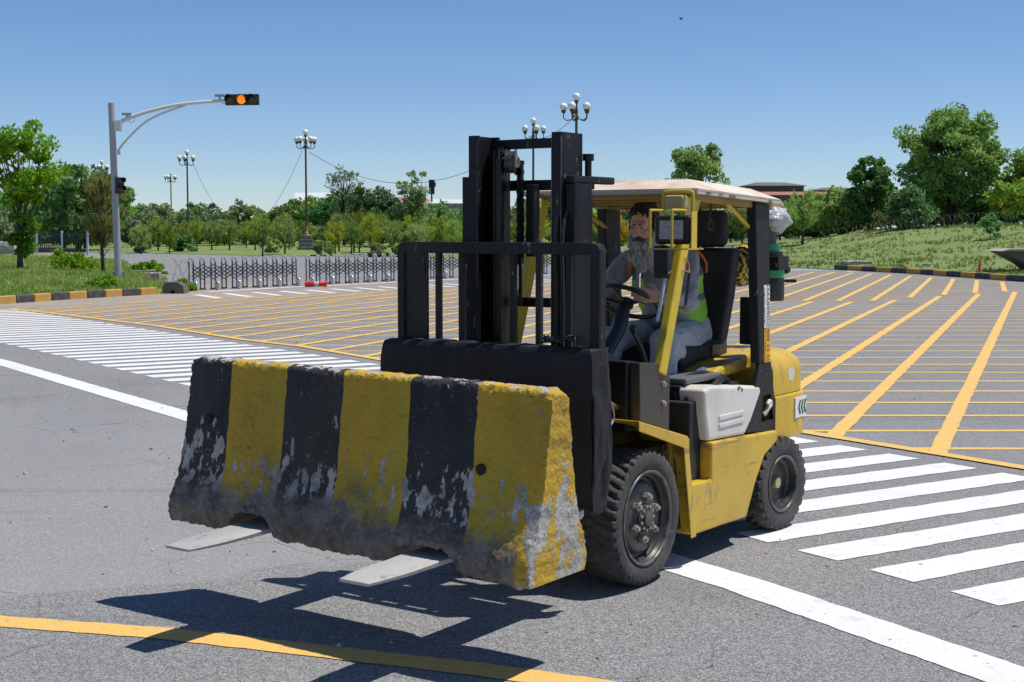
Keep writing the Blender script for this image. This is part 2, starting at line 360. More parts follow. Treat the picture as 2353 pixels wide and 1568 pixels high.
    l.new(c, b.inputs['Base Color'])
    h = n.new('ShaderNodeMath'); h.operation = 'ADD'; hv = mul(mr(v.outputs['Distance'], 0, .8, 1, 0), mr(smooth, 0, 1, 1, .15)); l.new(hv, h.inputs[0]); l.new(mul(noi(40, 4).outputs[0], .8), h.inputs[1])
    bp = n.new('ShaderNodeBump'); bp.inputs['Strength'].default_value = .75; bp.inputs['Distance'].default_value = .006; l.new(h.outputs[0], bp.inputs['Height']); l.new(bp.outputs[0], b.inputs['Normal'])
    return m
asph = asphalt()
grass_m = M('grass ground', (.15,.21,.045), .95, layers=[(.35,.42,.68,(.20,.26,.07)), (1.6,.54,.70,(.27,.27,.11)), (7,.5,.7,(.11,.17,.035)), (.9,.64,.72,(.40,.32,.22)), (30,.5,.7,(.25,.28,.09))], bump=(9,.9,.08))
lawn_m = M('scruffy lawn', (.16,.23,.045), .95, layers=[(.5,.42,.62,(.22,.27,.07)), (1.3,.48,.58,(.36,.28,.18)), (6,.5,.7,(.11,.17,.035)), (30,.5,.7,(.27,.29,.10))], bump=(9,.9,.08))

# ------------------------------------------------------------------ ground, road, markings
def sheet(name, poly, z, mat):
    mb = MB(); mb.add([(x, y, z) for x, y in poly], [list(range(len(poly)))]); return struct(name, mb, mat)
sheet('ground', [(-3000,-60),(3000,-60),(3000,5000),(-3000,5000)], -.12, grass_m)
sheet('road', [(-70,-20),(70,-20),(70,62),(19,55),(17,62),(12,70),(5,78),(-8,92),(-16,94),(-31,108),(-75,116)], 0, asph)

def lerp(a, b, t): return a+(b-a)*t
def pl_at(poly, t):                                   # point at arc length t
    for (p, q) in zip(poly[:-1], poly[1:]):
        d = math.dist(p, q)
        if t <= d: return (lerp(p[0], q[0], t/d), lerp(p[1], q[1], t/d))
        t -= d
    return None
def clip(poly, a, b):                                 # clip segment a-b to a polygon, longest inside runs
    ts = [0, 1]
    for i in range(len(poly)):
        p = poly[i]; q = poly[(i+1) % len(poly)]
        r = (b[0]-a[0], b[1]-a[1]); s = (q[0]-p[0], q[1]-p[1]); d = r[0]*s[1]-r[1]*s[0]
        if abs(d) < 1e-9: continue
        t = ((p[0]-a[0])*s[1]-(p[1]-a[1])*s[0])/d; u = ((p[0]-a[0])*r[1]-(p[1]-a[1])*r[0])/d
        if 0 < t < 1 and 0 <= u <= 1: ts.append(t)
    ts.sort(); out = []
    for t0, t1 in zip(ts[:-1], ts[1:]):
        tm = (t0+t1)/2; m = (lerp(a[0], b[0], tm), lerp(a[1], b[1], tm)); ins = False
        for i in range(len(poly)):
            p = poly[i]; q = poly[(i+1) % len(poly)]
            if (p[1] > m[1]) != (q[1] > m[1]) and m[0] < (q[0]-p[0])*(m[1]-p[1])/(q[1]-p[1])+p[0]: ins = not ins
        if ins: out.append(((lerp(a[0], b[0], t0), lerp(a[1], b[1], t0)), (lerp(a[0], b[0], t1), lerp(a[1], b[1], t1))))
    return out
def strip(mb, pts, w, z, wob=.007, step=.12):         # painted line with slightly ragged edges
    P = []; 
    for p, q in zip(pts[:-1], pts[1:]):
        k = max(1, min(160, int(math.dist(p, q)/step)))
        for i in range(k): P.append((lerp(p[0], q[0], i/k), lerp(p[1], q[1], i/k)))
    P.append(pts[-1]); n0 = len(mb.v)
    for i, p in enumerate(P):
        a = P[max(0, i-1)]; c = P[min(len(P)-1, i+1)]; d = Vector((c[0]-a[0], c[1]-a[1], 0)).normalized(); nn = Vector((-d.y, d.x, 0))
        for s in (-1, 1): mb.v.append(Vector((p[0], p[1], z)) + nn*s*(w/2 + random.uniform(-wob, wob)))
    for i in range(len(P)-1): mb.f.append([n0+2*i, n0+2*i+1, n0+2*i+3, n0+2*i+2]); mb.m.append(0)

BND = [(-11.67,32.4),(-9.8,30.2),(-6.8,26.59),(-4.5,23.3),(-3.27,21.89),(-1.77,19.58),(2.68,12.67),(4.0,10.76),(7.5,5.6)]
BRK = [(-20,24),(-10.8,33.9),(-3,36),(3,35.2),(9.2,35.4),(11.67,38.21),(12.9,39.4),(15.06,41.17),(22,47)]
box1 = BND + [(24,5),(24,47.5)] + BRK[::-1][1:-2] + [(-11.2,33.4)]
box2 = [(-10.9,34.2),(-3,36.3),(3,35.6),(9.2,35.8),(11.67,38.6),(12.9,39.8),(15.06,41.5),(19.5,46),(17.1,48.6),(15.2,56.5),(13.6,60),(11.7,58.3),(-3.1,42.3),(-7.3,37.7)]
yl = MB()
strip(yl, BND, .15, .011, .004)
def fam(mb, poly, ang, c0, dc, n0, n1, w, z):
    d = (math.cos(R(ang)), math.sin(R(ang))); nn = (d[1], -d[0])
    for k in range(n0, n1):
        c = c0 + k*dc; a = (nn[0]*c - d[0]*80, nn[1]*c - d[1]*80); b_ = (nn[0]*c + d[0]*80, nn[1]*c + d[1]*80)
        for p, q in clip(poly, a, b_): strip(mb, [p, q], w, z)
fam(yl, box1, 69.1, -.787, .94, -26, 14, .15, .008)
fam(yl, box2, 71.3, -1.05, .83, -32, 8, .15, .008)
yt = MB()
def famx(poly, y0, dy, n0, n1, w):
    for k in range(n0, n1):
        y = y0 + k*dy
        for p, q in clip(poly, (-40, y), (40, y)): strip(yt, [p, q], w, .004, .006, .3)
famx(box1, 11.73, 1.048, -7, 30, .115)
famx(box2, 34.9, 1.15, 0, 22, .105)
struct('road_marking_yellow_diagonals', yl, yellow_line); struct('road_marking_yellow_crossbars', yt, yellow_line)
nl = MB(); strip(nl, [(-5.2,7.35),(-3.6,6.78),(-2.44,6.51),(-1.6,6.31),(-.79,6.02),(-.1,5.77),(.35,5.57),(1.6,5.0),(3.5,4.0)], .165, .004, .005, .05)
struct('road_marking_yellow_lane_line', nl, yellow_line)
RE = [(-13.2,34.5),(-8.22,27.73),(-5.49,23.98),(-3.36,21.17),(-1.74,18.95),(.5,15.45),(3.04,11.62),(3.86,10.42),(5.6,7.6),(7.2,5.2)]
LE = [(-14.5,30.5),(-8.08,22.32),(-6.39,20.03),(-3.85,16.47),(1.5,8.23),(2.48,6.70),(4.2,4.0)]
zb = MB(); t = 0; dd = (-math.cos(R(31.6)), -math.sin(R(31.6)))
while True:
    p = pl_at(RE, t); q = pl_at(RE, t+.31)
    if p is None or q is None: break
    ends = []
    for s in (p, q):
        for a, c in zip(LE[:-1], LE[1:]):
            sx = (c[0]-a[0], c[1]-a[1]); D = dd[0]*sx[1]-dd[1]*sx[0]
            tt = ((a[0]-s[0])*sx[1]-(a[1]-s[1])*sx[0])/D; uu = ((a[0]-s[0])*dd[1]-(a[1]-s[1])*dd[0])/D
            if tt > 0 and 0 <= uu <= 1: ends.append((s[0]+dd[0]*tt, s[1]+dd[1]*tt)); break
    if len(ends) == 2:
        k = 30; n0 = len(zb.v)
        for i in range(k+1):
            for s, e in ((p, ends[0]), (q, ends[1])):
                zb.v.append(Vector((lerp(s[0], e[0], i/k)+random.uniform(-.008,.008), lerp(s[1], e[1], i/k)+random.uniform(-.008,.008), .004)))
        for i in range(k): zb.f.append([n0+2*i, n0+2*i+1, n0+2*i+3, n0+2*i+2]); zb.m.append(0)
    t += .55 if p[0] > -8 else .6
struct('road_marking_zebra_bars', zb, white_line)
wl_ = MB(); strip(wl_, [(-14,27.9),(-9.8,22.9),(-7.25,19.55),(-3.17,13.68),(1.22,7.2),(2.07,5.72),(3.4,3.4)], .29, .004, .006, .06)
struct('road_marking_white_stop_line', wl_, white_line)
fz = MB()
for k in range(30):
    x = -8.9 + k*.66; y = 39.2 + k*.78
    strip(fz, [(x, y), (x+1.1, y-2.0+k*.02)], .26, .006, .01, .5)
strip(fz, [(-9.0,41.0),(-6.8,44.6),(-3.6,48.9),(-1.6,51.9),(4.2,59.3),(11.5,68)], .3, .006, .01, .5)
strip(fz, [(9.0,62.3),(13.9,62.6)], .5, .006, .02, .5)
struct('road_marking_gate_crossing', fz, white_line)

# smoother dark asphalt repair beside the front wheel, and loose stones on the road
st = MB()
for i in range(170):
    d = random.uniform(5.2, 16) if i < 140 else random.uniform(16, 30); x = at(random.uniform(-100, 2450), d); r = random.uniform(.004, .011) * (1 if i < 120 else 1.6)
    st.ell((x, d, r*.5), (r*random.uniform(.8,1.5), r, r*.65), nu=6, nv=4)
struct('loose_gravel', st, M('gravel stone', (.16,.15,.14), .9, layers=[(60,.5,.52,(.55,.53,.5))]), kind='stuff')

# ------------------------------------------------------------------ terrain
def sst(x): x = max(0, min(1, x)); return x*x*(3-2*x)
def n2(x, y, s, o=0): return noise.noise(Vector((x*s+o, y*s-o, o)))
EDGE = [(60,30),(28,38),(20.5,44.2),(18.1,48.8),(16.8,57.2),(14.5,63.2),(12,70),(5,78),(-8,92),(-16,94),(-31,108),(-75,116)]
def edge_dist(x, y):
    best = 1e9
    for p, q in zip(EDGE[:-1], EDGE[1:]):
        vx, vy = q[0]-p[0], q[1]-p[1]; t = max(0, min(1, ((x-p[0])*vx+(y-p[1])*vy)/(vx*vx+vy*vy)))
        d = math.hypot(x-p[0]-vx*t, y-p[1]-vy*t); 
        if d < best: best = d; side = (vx*(y-p[1])-vy*(x-p[0]))
    return best if side < 0 else -best
def ter(x, y):
    d = edge_dist(x, y)
    D = max(y, 1); u = x/D*80
    xs = [-80,0,10,16.3,19.3,22,26,45]; zs = [.2,.25,.45,.9,1.4,1.75,1.95,2.2]
    c = float(np.interp(u, xs, zs))
    dep = 24 if u > 8 else 40
    h = c*sst(d/dep) + .12*sst(d/2) 
    if d > 1: h += (.10*n2(x, y, .18) + .05*n2(x, y, .6, 9))*sst(d/6)
    return h - (.05 if d < .3 else 0)
def grid(name, xs, ys, fz_, keep, mat, kind='structure'):
    idx = {}; mb = MB()
    for j, y in enumerate(ys):
        for i, x in enumerate(xs):
            idx[i, j] = len(mb.v); mb.v.append(Vector((x, y, fz_(x, y))))
    for j in range(len(ys)-1):
        for i in range(len(xs)-1):
            xm = (xs[i]+xs[i+1])/2; ym = (ys[j]+ys[j+1])/2
            if keep(xm, ym): mb.f.append([idx[i,j], idx[i+1,j], idx[i+1,j+1], idx[i,j+1]]); mb.m.append(0)
    return struct(name, mb, mat, 180, kind)
# grown as strips outward from the road edge, so that the edge follows the kerb exactly
def edge_pts(step):
    P = []
    for p, q in zip(EDGE[:-1], EDGE[1:]):
        k = max(1, int(math.dist(p, q)/step))
        for i in range(k): P.append((lerp(p[0], q[0], i/k), lerp(p[1], q[1], i/k)))
    P.append(EDGE[-1]); return P
EP = edge_pts(.9)
mb = MB(); lv = [0,.3,.7,1.2,2,3,4,5.2,6.5,8,10,12,14,17,20,24,28,34,42,55,75,110]
dirs = [Vector((.25*max(0,min(1,(x-6)/10)), 1, 0)).normalized() for x, y in EP]
for (x, y), d in zip(EP, dirs):
    for k in lv:
        px, py = x+d.x*k, y+d.y*k; mb.v.append(Vector((px, py, ter(px, py) if k > 0 else .02)))
nl_ = len(lv)
for i in range(len(EP)-1):
    for j in range(nl_-1): a = i*nl_+j; mb.f.append([a, a+1, a+nl_+1, a+nl_]); mb.m.append(0)
struct('terrain_grass_bank', mb, grass_m, 180)

KL = [(-30,7),(-22,18),(-16,28),(-12.7,34.3),(-11.9,36.4),(-10.9,38.3),(-9.9,40.0)]
LAWN = [(-30,7),(-22,18),(-16,28),(-12.8,34.4),(-12.0,36.4),(-11.0,38.3),(-9.9,40.2),(-9.8,41.5),(-10.8,44),(-12.2,48),(-14.5,55),(-18,66),(-24,86),(-40,98),(-90,110),(-110,30)]
def inpoly(p, poly):
    ins = False
    for i in range(len(poly)):
        a = poly[i]; c = poly[(i+1) % len(poly)]
        if (a[1] > p[1]) != (c[1] > p[1]) and p[0] < (c[0]-a[0])*(p[1]-a[1])/(c[1]-a[1])+a[0]: ins = not ins
    return ins
def pdist(p, poly):
    b_ = 1e9
    for i in range(len(poly)):
        a = poly[i]; c = poly[(i+1) % len(poly)]; vx, vy = c[0]-a[0], c[1]-a[1]
        t = max(0, min(1, ((p[0]-a[0])*vx+(p[1]-a[1])*vy)/(vx*vx+vy*vy))); b_ = min(b_, math.hypot(p[0]-a[0]-vx*t, p[1]-a[1]-vy*t))
    return b_
def lawn_z(x, y):
    d = pdist((x, y), LAWN) if inpoly((x, y), LAWN) else 0
    return .13*sst(d/.3) + .28*sst(d/7) + (.10*n2(x, y, .35) + .05*n2(x, y, 1.1, 5))*sst(d/1.5) - .02
grid('lawn', list(np.arange(-40, -9, .45)), list(np.arange(16, 100, .55)), lawn_z, lambda x, y: inpoly((x, y), LAWN), lawn_m)

# kerbs painted in alternate yellow and black blocks
def kerb(name, line, seg, w, h, mats, first=0):
    mb = MB(); t = 0; i = first
    while True:
        p = pl_at(line, t); q = pl_at(line, t+seg-.02)
        if p is None or q is None: break
        mb.mi = i % 2; mb.bar((p[0], p[1], h/2-.03), (q[0], q[1], h/2-.03), w, h+.06); t += seg; i += 1
    o = struct(name, mb, mats); bv = o.modifiers.new('bevel', 'BEVEL'); bv.width = .02; return o
kerb('kerb_by_lawn', KL, .66, .18, .2, [kerb_y, kerb_k], 1)
kerb('kerb_by_grass_bank', [(14.7,63.2),(16.6,57.2),(17.9,48.9),(20.3,44.3),(28,37.8),(50,30)], 1.15, .25, .22, [kerb_k, kerb_y])

def tufts(name, pts, mat, h=(.06,.16), nb=5):
    V = []; F = []
    for (x, y, z) in pts:
        for k in range(nb):
            a = random.uniform(0, 6.283); hh = random.uniform(*h); w = .012+hh*.09; lx, ly = random.gauss(0,.4)*hh, random.gauss(0,.4)*hh
            ox, oy = random.gauss(0,.05), random.gauss(0,.05); i = len(V)
            V += [(x+ox-w*math.cos(a), y+oy-w*math.sin(a), z-.02), (x+ox+w*math.cos(a), y+oy+w*math.sin(a), z-.02), (x+ox+lx, y+oy+ly, z+hh)]
            F.append((i, i+1, i+2))
    me = bpy.data.meshes.new(name); me.from_pydata(V, [], F); me.materials.append(mat)
    return struct(name, me, mat, kind='stuff')
pts = []
while len(pts) < 6000:
    y = random.uniform(33, 75); x = random.uniform(-.37*y-1, -9.5)
    if inpoly((x, y), LAWN) and n2(x, y, .5, 3) > random.uniform(-.5,.2): pts.append((x, y, lawn_z(x, y)))
tufts('lawn_grass', pts, leaf_lawn, (.06,.2))
pts = []
while len(pts) < 3000:
    y = random.uniform(42, 92); x = random.uniform(.14*y, .40*y); d = edge_dist(x, y)
    if .1 < d < 30 and n2(x, y, .3, 3) > random.uniform(-.5,.25): pts.append((x, y, ter(x, y)))
tufts('bank_grass', pts, leafmat('bank grass tufts', (0.120,0.200,0.040), (0.180,0.270,0.060), (0.250,0.300,0.100), 0), (.06,.17))

# ------------------------------------------------------------------ trees
def leaf_mesh(name, C, size, mat, elong=1.6, up=None):
    k = len(C); a = rng.normal(size=(k,3)); a /= np.linalg.norm(a, axis=1)[:,None]
    if up is not None: a = a*(1-up) + np.array([0,0,1.])*up; a /= np.linalg.norm(a, axis=1)[:,None]
    b_ = rng.normal(size=(k,3)); b_ -= a*(a*b_).sum(1)[:,None]; b_ /= np.linalg.norm(b_, axis=1)[:,None]
    s = size*rng.uniform(.6, 1.4, size=(k,1)); V = np.empty((k,4,3))
    V[:,0] = C-a*s*elong*.5; V[:,1] = C+b_*s*.5; V[:,2] = C+a*s*elong*.5; V[:,3] = C-b_*s*.5
    me = bpy.data.meshes.new(name); me.vertices.add(4*k); me.vertices.foreach_set('co', V.reshape(-1))
    me.loops.add(4*k); me.loops.foreach_set('vertex_index', np.arange(4*k)); me.polygons.add(k)
    me.polygons.foreach_set('loop_start', np.arange(k)*4); me.polygons.foreach_set('loop_total', np.full(k, 4)); me.materials.append(mat); me.update(calc_edges=True)
    return me
def crown_pts(cz, rx, rz, ncl, per, rc, squash=.75, lean=0, shell=.35, seed=0, gap=.0):
    g = np.random.default_rng(seed); P = []; cl = []
    while len(cl) < ncl:
        u = g.normal(size=3); u /= np.linalg.norm(u); r = g.uniform(shell, 1)**.6
        r *= 1 + .42*noise.noise(Vector(u*2.1)+Vector((seed,0,0))) + .16*noise.noise(Vector(u*5)+Vector((seed,3,0)))
        c = np.array([u[0]*rx*r+lean*(u[2]*.5+.5), u[1]*rx*r, cz+u[2]*rz*r])
        if gap and noise.noise(Vector(c/rx*1.6)+Vector((seed*3.1,1,2))) < gap-.5: continue
        cl.append(c); q = g.normal(size=(per,3)); q /= np.linalg.norm(q, axis=1)[:,None]; q *= g.uniform(.2,1,size=(per,1))**.5*rc*g.uniform(.6,1.3)
        q[:,2] *= squash; P.append(c+q)
    return np.concatenate(P), cl
def tree_parts(root, h, rx, rz, cz, trunk_r, ncl, per, rc, lsize, leafm, barkm, seed, trunk_to=None, gap=.0, lean=0, bare=False):
    P, cl = crown_pts(cz, rx, rz, ncl, per, rc, seed=seed, gap=gap, lean=lean)
    P = P[P[:,2] > .15]
    part('crown', leaf_mesh('crown', P, lsize, leafm), None, root)
    g = random.Random(seed); mb = MB(); top = trunk_to or cz+rz*.4; pts = []; rs = []
    for i in range(7):
        f = i/6; pts.append((g.gauss(0,.03)*h*.25*f+lean*f*.4, g.gauss(0,.03)*h*.25*f, top*f-.1*(i == 0))); rs.append(trunk_r*(1.25 if i == 0 else 1-.75*f))
    mb.tube(pts, rs, 8)
    for c in cl[::max(1, len(cl)//22)]:
        f = g.uniform(.3,.85); s = Vector(pts[int(f*6)]); e = Vector(c); m_ = s.lerp(e, .5)+Vector((0,0,-.06*h*g.random()))
        mb.tube([s, m_, e], [trunk_r*.42, trunk_r*.25, trunk_r*.08], 5)
    part('trunk', mb, barkm, root, 180)
def pine_parts(root, h, seed, leafm, tuft=.42, w=.8, n=70):
    g = random.Random(seed); V = []; F = []
    for k in range(n):
        t = g.uniform(.30, 1.0); rad = w*math.sin(math.pi*min(1, (1.08-t)/.80))**.8*g.uniform(.25, 1); a = g.uniform(0, 6.283)
        c = Vector((rad*math.cos(a), rad*math.sin(a), h*t*.93)); ax = Vector((.55*math.cos(a), .55*math.sin(a), 1.0+g.uniform(-.5,.4))).normalized()
        for j in range(26):
            d = (ax + Vector((g.gauss(0,.42), g.gauss(0,.42), g.gauss(0,.3)))).normalized(); L = tuft*g.uniform(.6,1.1); s = d.cross(Vector((g.random(), g.random(), .3))).normalized()*.022
            b0 = c + ax*g.uniform(-.12,.2); i = len(V); V += [tuple(b0-s), tuple(b0+s), tuple(b0+d*L)]; F.append((i, i+1, i+2))
    me = bpy.data.meshes.new('crown'); me.from_pydata(V, [], F); me.materials.append(leafm)
    part('crown', me, None, root)
    mb = MB(); pts = [(g.gauss(0,.03)*i, g.gauss(0,.03)*i, h*.9*i/6-.1*(i == 0)) for i in range(7)]; mb.tube(pts, [.075-.009*i for i in range(7)], 7)
    for k in range(14):
        t = g.uniform(.3,.8); a = g.uniform(0,6.28); s = Vector(pts[int(t*6)]); mb.tube([s, s+Vector((w*.55*math.cos(a), w*.55*math.sin(a), .3))], [.025,.012], 5)
    part('trunk', mb, bark_d, root, 180)

# left roadside tree with ivy at its foot
t = thing('broadleaf_tree', 'bright green open crowned tree with ivy round its trunk on the left lawn', 'tree', (-18.35, 52, .25))
tree_parts(t, 5.6, 1.75, 1.5, 3.95, .11, 46, 130, .42, .105, leaf_bright, bark, 11, gap=.42)
P, _ = crown_pts(1.25, .52, 1.0, 22, 110, .26, seed=5); P = P[P[:,2] > .3]; P[:,0] += .1
part('ivy', leaf_mesh('ivy', P, .1, leafmat('ivy leaves', (0.094,0.212,0.020), (0.188,0.386,0.033), (0.264,0.502,0.049))), None, t)
t = thing('pine_tree', 'slender brownish pine with upright candles beside the traffic signal pole', 'tree', (-15.1, 51.5, .25))
pine_parts(t, 3.55, 31, leaf_pine2, tuft=.5, w=.75, n=85)
for k in range(16):
    mb = MB(); a = random.uniform(0,6.28); r = random.uniform(.05,.65); z = 3.1+random.uniform(-.5,.2)-r*.5; mb.tube([(r*math.cos(a), r*math.sin(a), z), (r*1.15*math.cos(a), r*1.15*math.sin(a), z+random.uniform(.35,.6))], [.035,.022], 6); part('candle', mb, leaf_pine2, t)
for i, (x, y, s, lab) in enumerate([(-16.9,54,.8,'low bright green shrub growing on the lawn between the left tree and the pine'), (-11.6,39.6,.42,'small weed clump growing over the painted kerb below the signal pole'), (-9.9,41.8,.36,'scrubby weeds beside the concrete drain block'), (-14.6,56,.55,'wispy shrub behind the signal pole')]):
    t = thing('shrub', lab, 'shrub', (x, y, lawn_z(x, y)-.03))
    P, _ = crown_pts(.45*s, 1.15*s, .55*s, 26, 90, .3*s, seed=40+i); P = P[P[:,2] > 0]
    part('foliage', leaf_mesh('foliage', P, .075, leaf_bright), None, t)

# background broadleaf trees: five prototypes, then copies
protos = []
spec = [(5.6,3.2,2.3,3.1,leaf_mid), (5.0,3.6,2.0,2.7,leaf_mid), (6.4,2.7,2.7,3.6,leaf_mid), (5.2,3.0,2.2,2.9,leaf_dark), (5.6,3.1,2.4,3.1,leaf_grey)]
descr = ['rounded mid green tree in the tree belt behind the young pines', 'wide low green tree in the tree belt behind the young pines', 'taller green tree standing up from the tree belt behind the young pines', 'dark green dense tree in the tree belt behind the young pines', 'pale grey green tree in the tree belt behind the young pines']
for i, (h, rx, rz, cz, lm) in enumerate(spec):
    t = thing('belt_tree', descr[i], 'tree', (0,0,0), 0, 'trees of the belt behind the young pines')
    tree_parts(t, h, rx, rz, cz, .16, 70, 60, .75, .26, lm, bark_d, 100+i); protos.append(t)
used = [False]*5; bt = []
def belt(u, D, k, sc, top=None):
    x = at(u, D); z = ter(x, D) - .1
    s = sc
    if top is not None: s = (gz(top, D) - z)/(spec[k][0]*1.0)
    rz_ = random.uniform(0, 6.28)
    if not used[k]:
        o = protos[k]; used[k] = True; o.location = (x, D, z); o.rotation_euler.z = rz_; o.scale = (s*random.uniform(.95,1.15), s, s)
    else: o = dup(protos[k], (x, D, z), rz_, None, (s*random.uniform(.95,1.15), s, s))
    bt.append(o); return o
# skyline heights read along the belt (picture column, row of the tops)
SKY = [(-60,430),(100,440),(180,405),(230,455),(300,462),(350,465),(420,470),(470,478),(520,470),(565,455),(620,478),(690,455),(720,448),(790,455),(860,440),(900,470),(960,460),(1030,475),(1080,470),(1180,460),(1300,470),(1400,480),(1500,470),(1660,470),(1720,480),(1800,455),(1880,462),(1960,450),(2050,440)]
u = -480
while u < 2120:
    if 1085 < u < 1150: u += 60
    top = float(np.interp(u, [a for a, _ in SKY], [c for _, c in SKY])) + random.uniform(-6, 12)
    D = random.uniform(138, 165) if u < 1640 else random.uniform(112, 125)
    k = random.choice([0,0,1,1,2,3,4]); belt(u, D, k, 1, top); u += random.uniform(42, 62)
u = -60
while u < 1650:
    D = random.uniform(124, 134); k = random.choice([0,1,1,3,4]); belt(u, D, k, 1, random.uniform(497, 520)); u += random.uniform(58, 85)
belt(182, 112, 3, 1, 392); belt(150, 120, 3, 1, 440); belt(862, 122, 3, 1, 437); belt(-30, 118, 4, 1, 470)
for o, extra in ((bt[-4],'tall dark green tree behind the left roadside tree and the pine'), (bt[-3],'dark green tree left of the pine beside the signal pole, lower than its neighbour'), (bt[-2],'dark green tree in front of the red roofed building, left of the forklift mast'), (bt[-1],'pale tree at the left edge behind the iron fence')):
    o['label'] = extra

def single(name, lab, u, D, top, k, sx=1, mat=None, gapn=None):
    pass
def own_tree(lab, u, D, top, wpx, base_frac, leafm, seed, ncl, per, rc, ls, gap=.3, name='broadleaf_tree', tr=.16, zb=None):
    x = at(u, D); z = ter(x, D)-.1 if zb is None else zb; h = gz(top, D)-z; rx = wpx/3200*D/2
    t = thing(name, lab, 'tree', (x, D, z)); rz = h*(1-base_frac)/2
    tree_parts(t, h, rx*.82, rz*.86, h-rz, tr, ncl, per, rc, ls, leafm, bark_d, seed, gap=gap); return t
own_tree('thin half bare tree with wispy grey branches right of the full street lamp', 792, 128, 362, 84, .25, leaf_grey, 201, 42, 26, .5, .15, gap=.3, tr=.14)
own_tree('slender pale poplar left of the forklift mast', 952, 124, 378, 78, .2, leaf_grey, 202, 44, 44, .55, .18, gap=.3)
own_tree('leafy green tree rising above the forklift roof', 1608, 96, 312, 172, .2, leaf_big, 203, 75, 100, .6, .17, gap=.36)
own_tree('slender leafy tree left of the biggest tree on the right', 1995, 96, 358, 120, .1, leaf_mid, 204, 60, 90, .55, .18, gap=.3)
own_tree('biggest tree in the picture, tall spreading crown on the right', 2182, 92, 222, 255, .03, leaf_big, 205, 190, 125, .75, .17, gap=.28, tr=.32)
own_tree('dense bright tree cut off by the right edge', 2352, 90, 352, 130, .0, leaf_mid, 206, 100, 110, .6, .17, gap=.2)
own_tree('round green bush like tree at the left foot of the biggest tree', 2085, 88, 430, 110, .0, leaf_mid, 207, 70, 100, .5, .16, gap=.1)
own_tree('dark green tree filling the gap at the right foot of the biggest tree', 2270, 90, 440, 120, .0, leaf_dark, 208, 70, 110, .6, .17, gap=.0)
own_tree('low green tree left of the slender leafy tree on the right', 1930, 98, 430, 120, .0, leaf_mid, 209, 80, 90, .6, .17, gap=.1)
own_tree('green tree close behind the forklift rear post', 1870, 104, 462, 100, .0, leaf_dark, 210, 60, 80, .6, .17, gap=.1)
t = own_tree('golden autumn coloured tree seen through the cab behind the driver', 1400, 112, 470, 90, .0, leaf_gold, 211, 60, 80, .6, .18, gap=.1)
k_ = 0
for u, D in ((2440,95),(2520,92),(2600,96)): o = belt(u, D, 0, 1, 440); o['group'] = 'bushy trees of the right bank'; o['label'] = 'bushy tree beyond the right edge of the picture, ' + {2440:'nearest the edge', 2520:'second from the edge', 2600:'farthest from the edge'}[u]
for u, D, top in ((1890,100,468),(1935,103,455),(1985,99,470),(2040,101,452),(2085,97,468),(2125,100,462),(2165,99,480),(2205,97,472),(2245,100,455),(2290,98,478),(2330,99,450),(2370,97,440),(1820,112,470),(1790,116,462)):
    o = belt(u, D, (0,3,1,2,0,3,1,3,0,1,3,0,2,1)[k_], 1, top); o['label'] = 'leafy bushy tree in the right bank thicket, %s' % ['left of the slender leafy tree','behind the low tree','at the foot of the slender leafy tree','between the slender tree and the biggest tree','at the left foot of the biggest tree','under the left half of the biggest crown','left of the biggest trunk','right of the biggest trunk','under the right half of the biggest crown','left of the flowering shrub','behind the flowering shrub','cut by the right edge','right of the rear post','just right of the air filter'][k_]; o['group'] = 'bushy trees of the right bank'; k_ += 1
# yellow flowering shrub at the right edge
t = thing('flowering_shrub', 'shrub with yellow flowers at the right edge of the picture', 'shrub', (at(2322,86), 86, ter(at(2322,86), 86)))
P, _ = crown_pts(1.5, 1.3, 1.2, 45, 60, .45, seed=61); part('foliage', leaf_mesh('foliage', P, .15, leaf_mid), None, t)
P, _ = crown_pts(1.6, 1.35, 1.1, 26, 9, .3, seed=62); part('flowers', leaf_mesh('flowers', P, .11, flower, 1), None, t)
x, y = at(2272, 74), 74
t = thing('sapling', 'small leafy sapling standing alone on the crest of the grass bank', 'shrub', (x, y, ter(x, y)))
P, _ = crown_pts(.75, .45, .6, 18, 60, .2, seed=63); part('foliage', leaf_mesh('foliage', P, .09, leaf_mid), None, t)
mb = MB(); mb.tube([(0,0,-.1),(0,0,.8)], [.03,.015], 6); part('stem', mb, bark_d, t)

# young pines in front of the belt
pp = []
for i, (h, w) in enumerate([(2.9,.85),(2.5,.95),(2.1,.8)]):
    t = thing('young_pine', ['young pine with a bare dark trunk in the row before the tree belt', 'bushy young pine in the row before the tree belt', 'small young pine in the row before the tree belt'][i], 'tree', (0,0,0), 0, 'young pines on the grass beyond the gates')
    pine_parts(t, h, 70+i, leaf_pine, tuft=.5, w=w, n=[62,70,55][i]); pp.append(t)
usedp = [False]*3; up_ = []
def pine(u, D, k, s, lab=None):
    x = at(u, D); z = ter(x, D)-.03; r = random.uniform(0, 6.28)
    if not usedp[k]: o = pp[k]; usedp[k] = True; o.location = (x, D, z); o.rotation_euler.z = r; o.scale = (s,s,s)
    else: o = dup(pp[k], (x, D, z), r, None, (s,s,s))
    if lab: o['label'] = lab
    up_.append(o)
def hidden(u): return 1078 < u < 1165 or 1268 < u < 1350
u = 330
while u < 1500:
    uu = u + random.uniform(-8, 8)
    near_lamp = min(abs(uu-706), abs(uu-436)) < 26
    if not hidden(uu): pine(uu, random.uniform(116, 124) if near_lamp else random.uniform(100, 120), random.choice([0,0,1,1,2]), random.uniform(.72, .98))
    u += random.uniform(24, 40)
for uu in (600, 655, 775, 812, 858, 905, 958, 1010, 1045): pine(uu + random.uniform(-5, 5), random.uniform(92, 99), random.choice([0,0,1]), random.uniform(.75, .9))
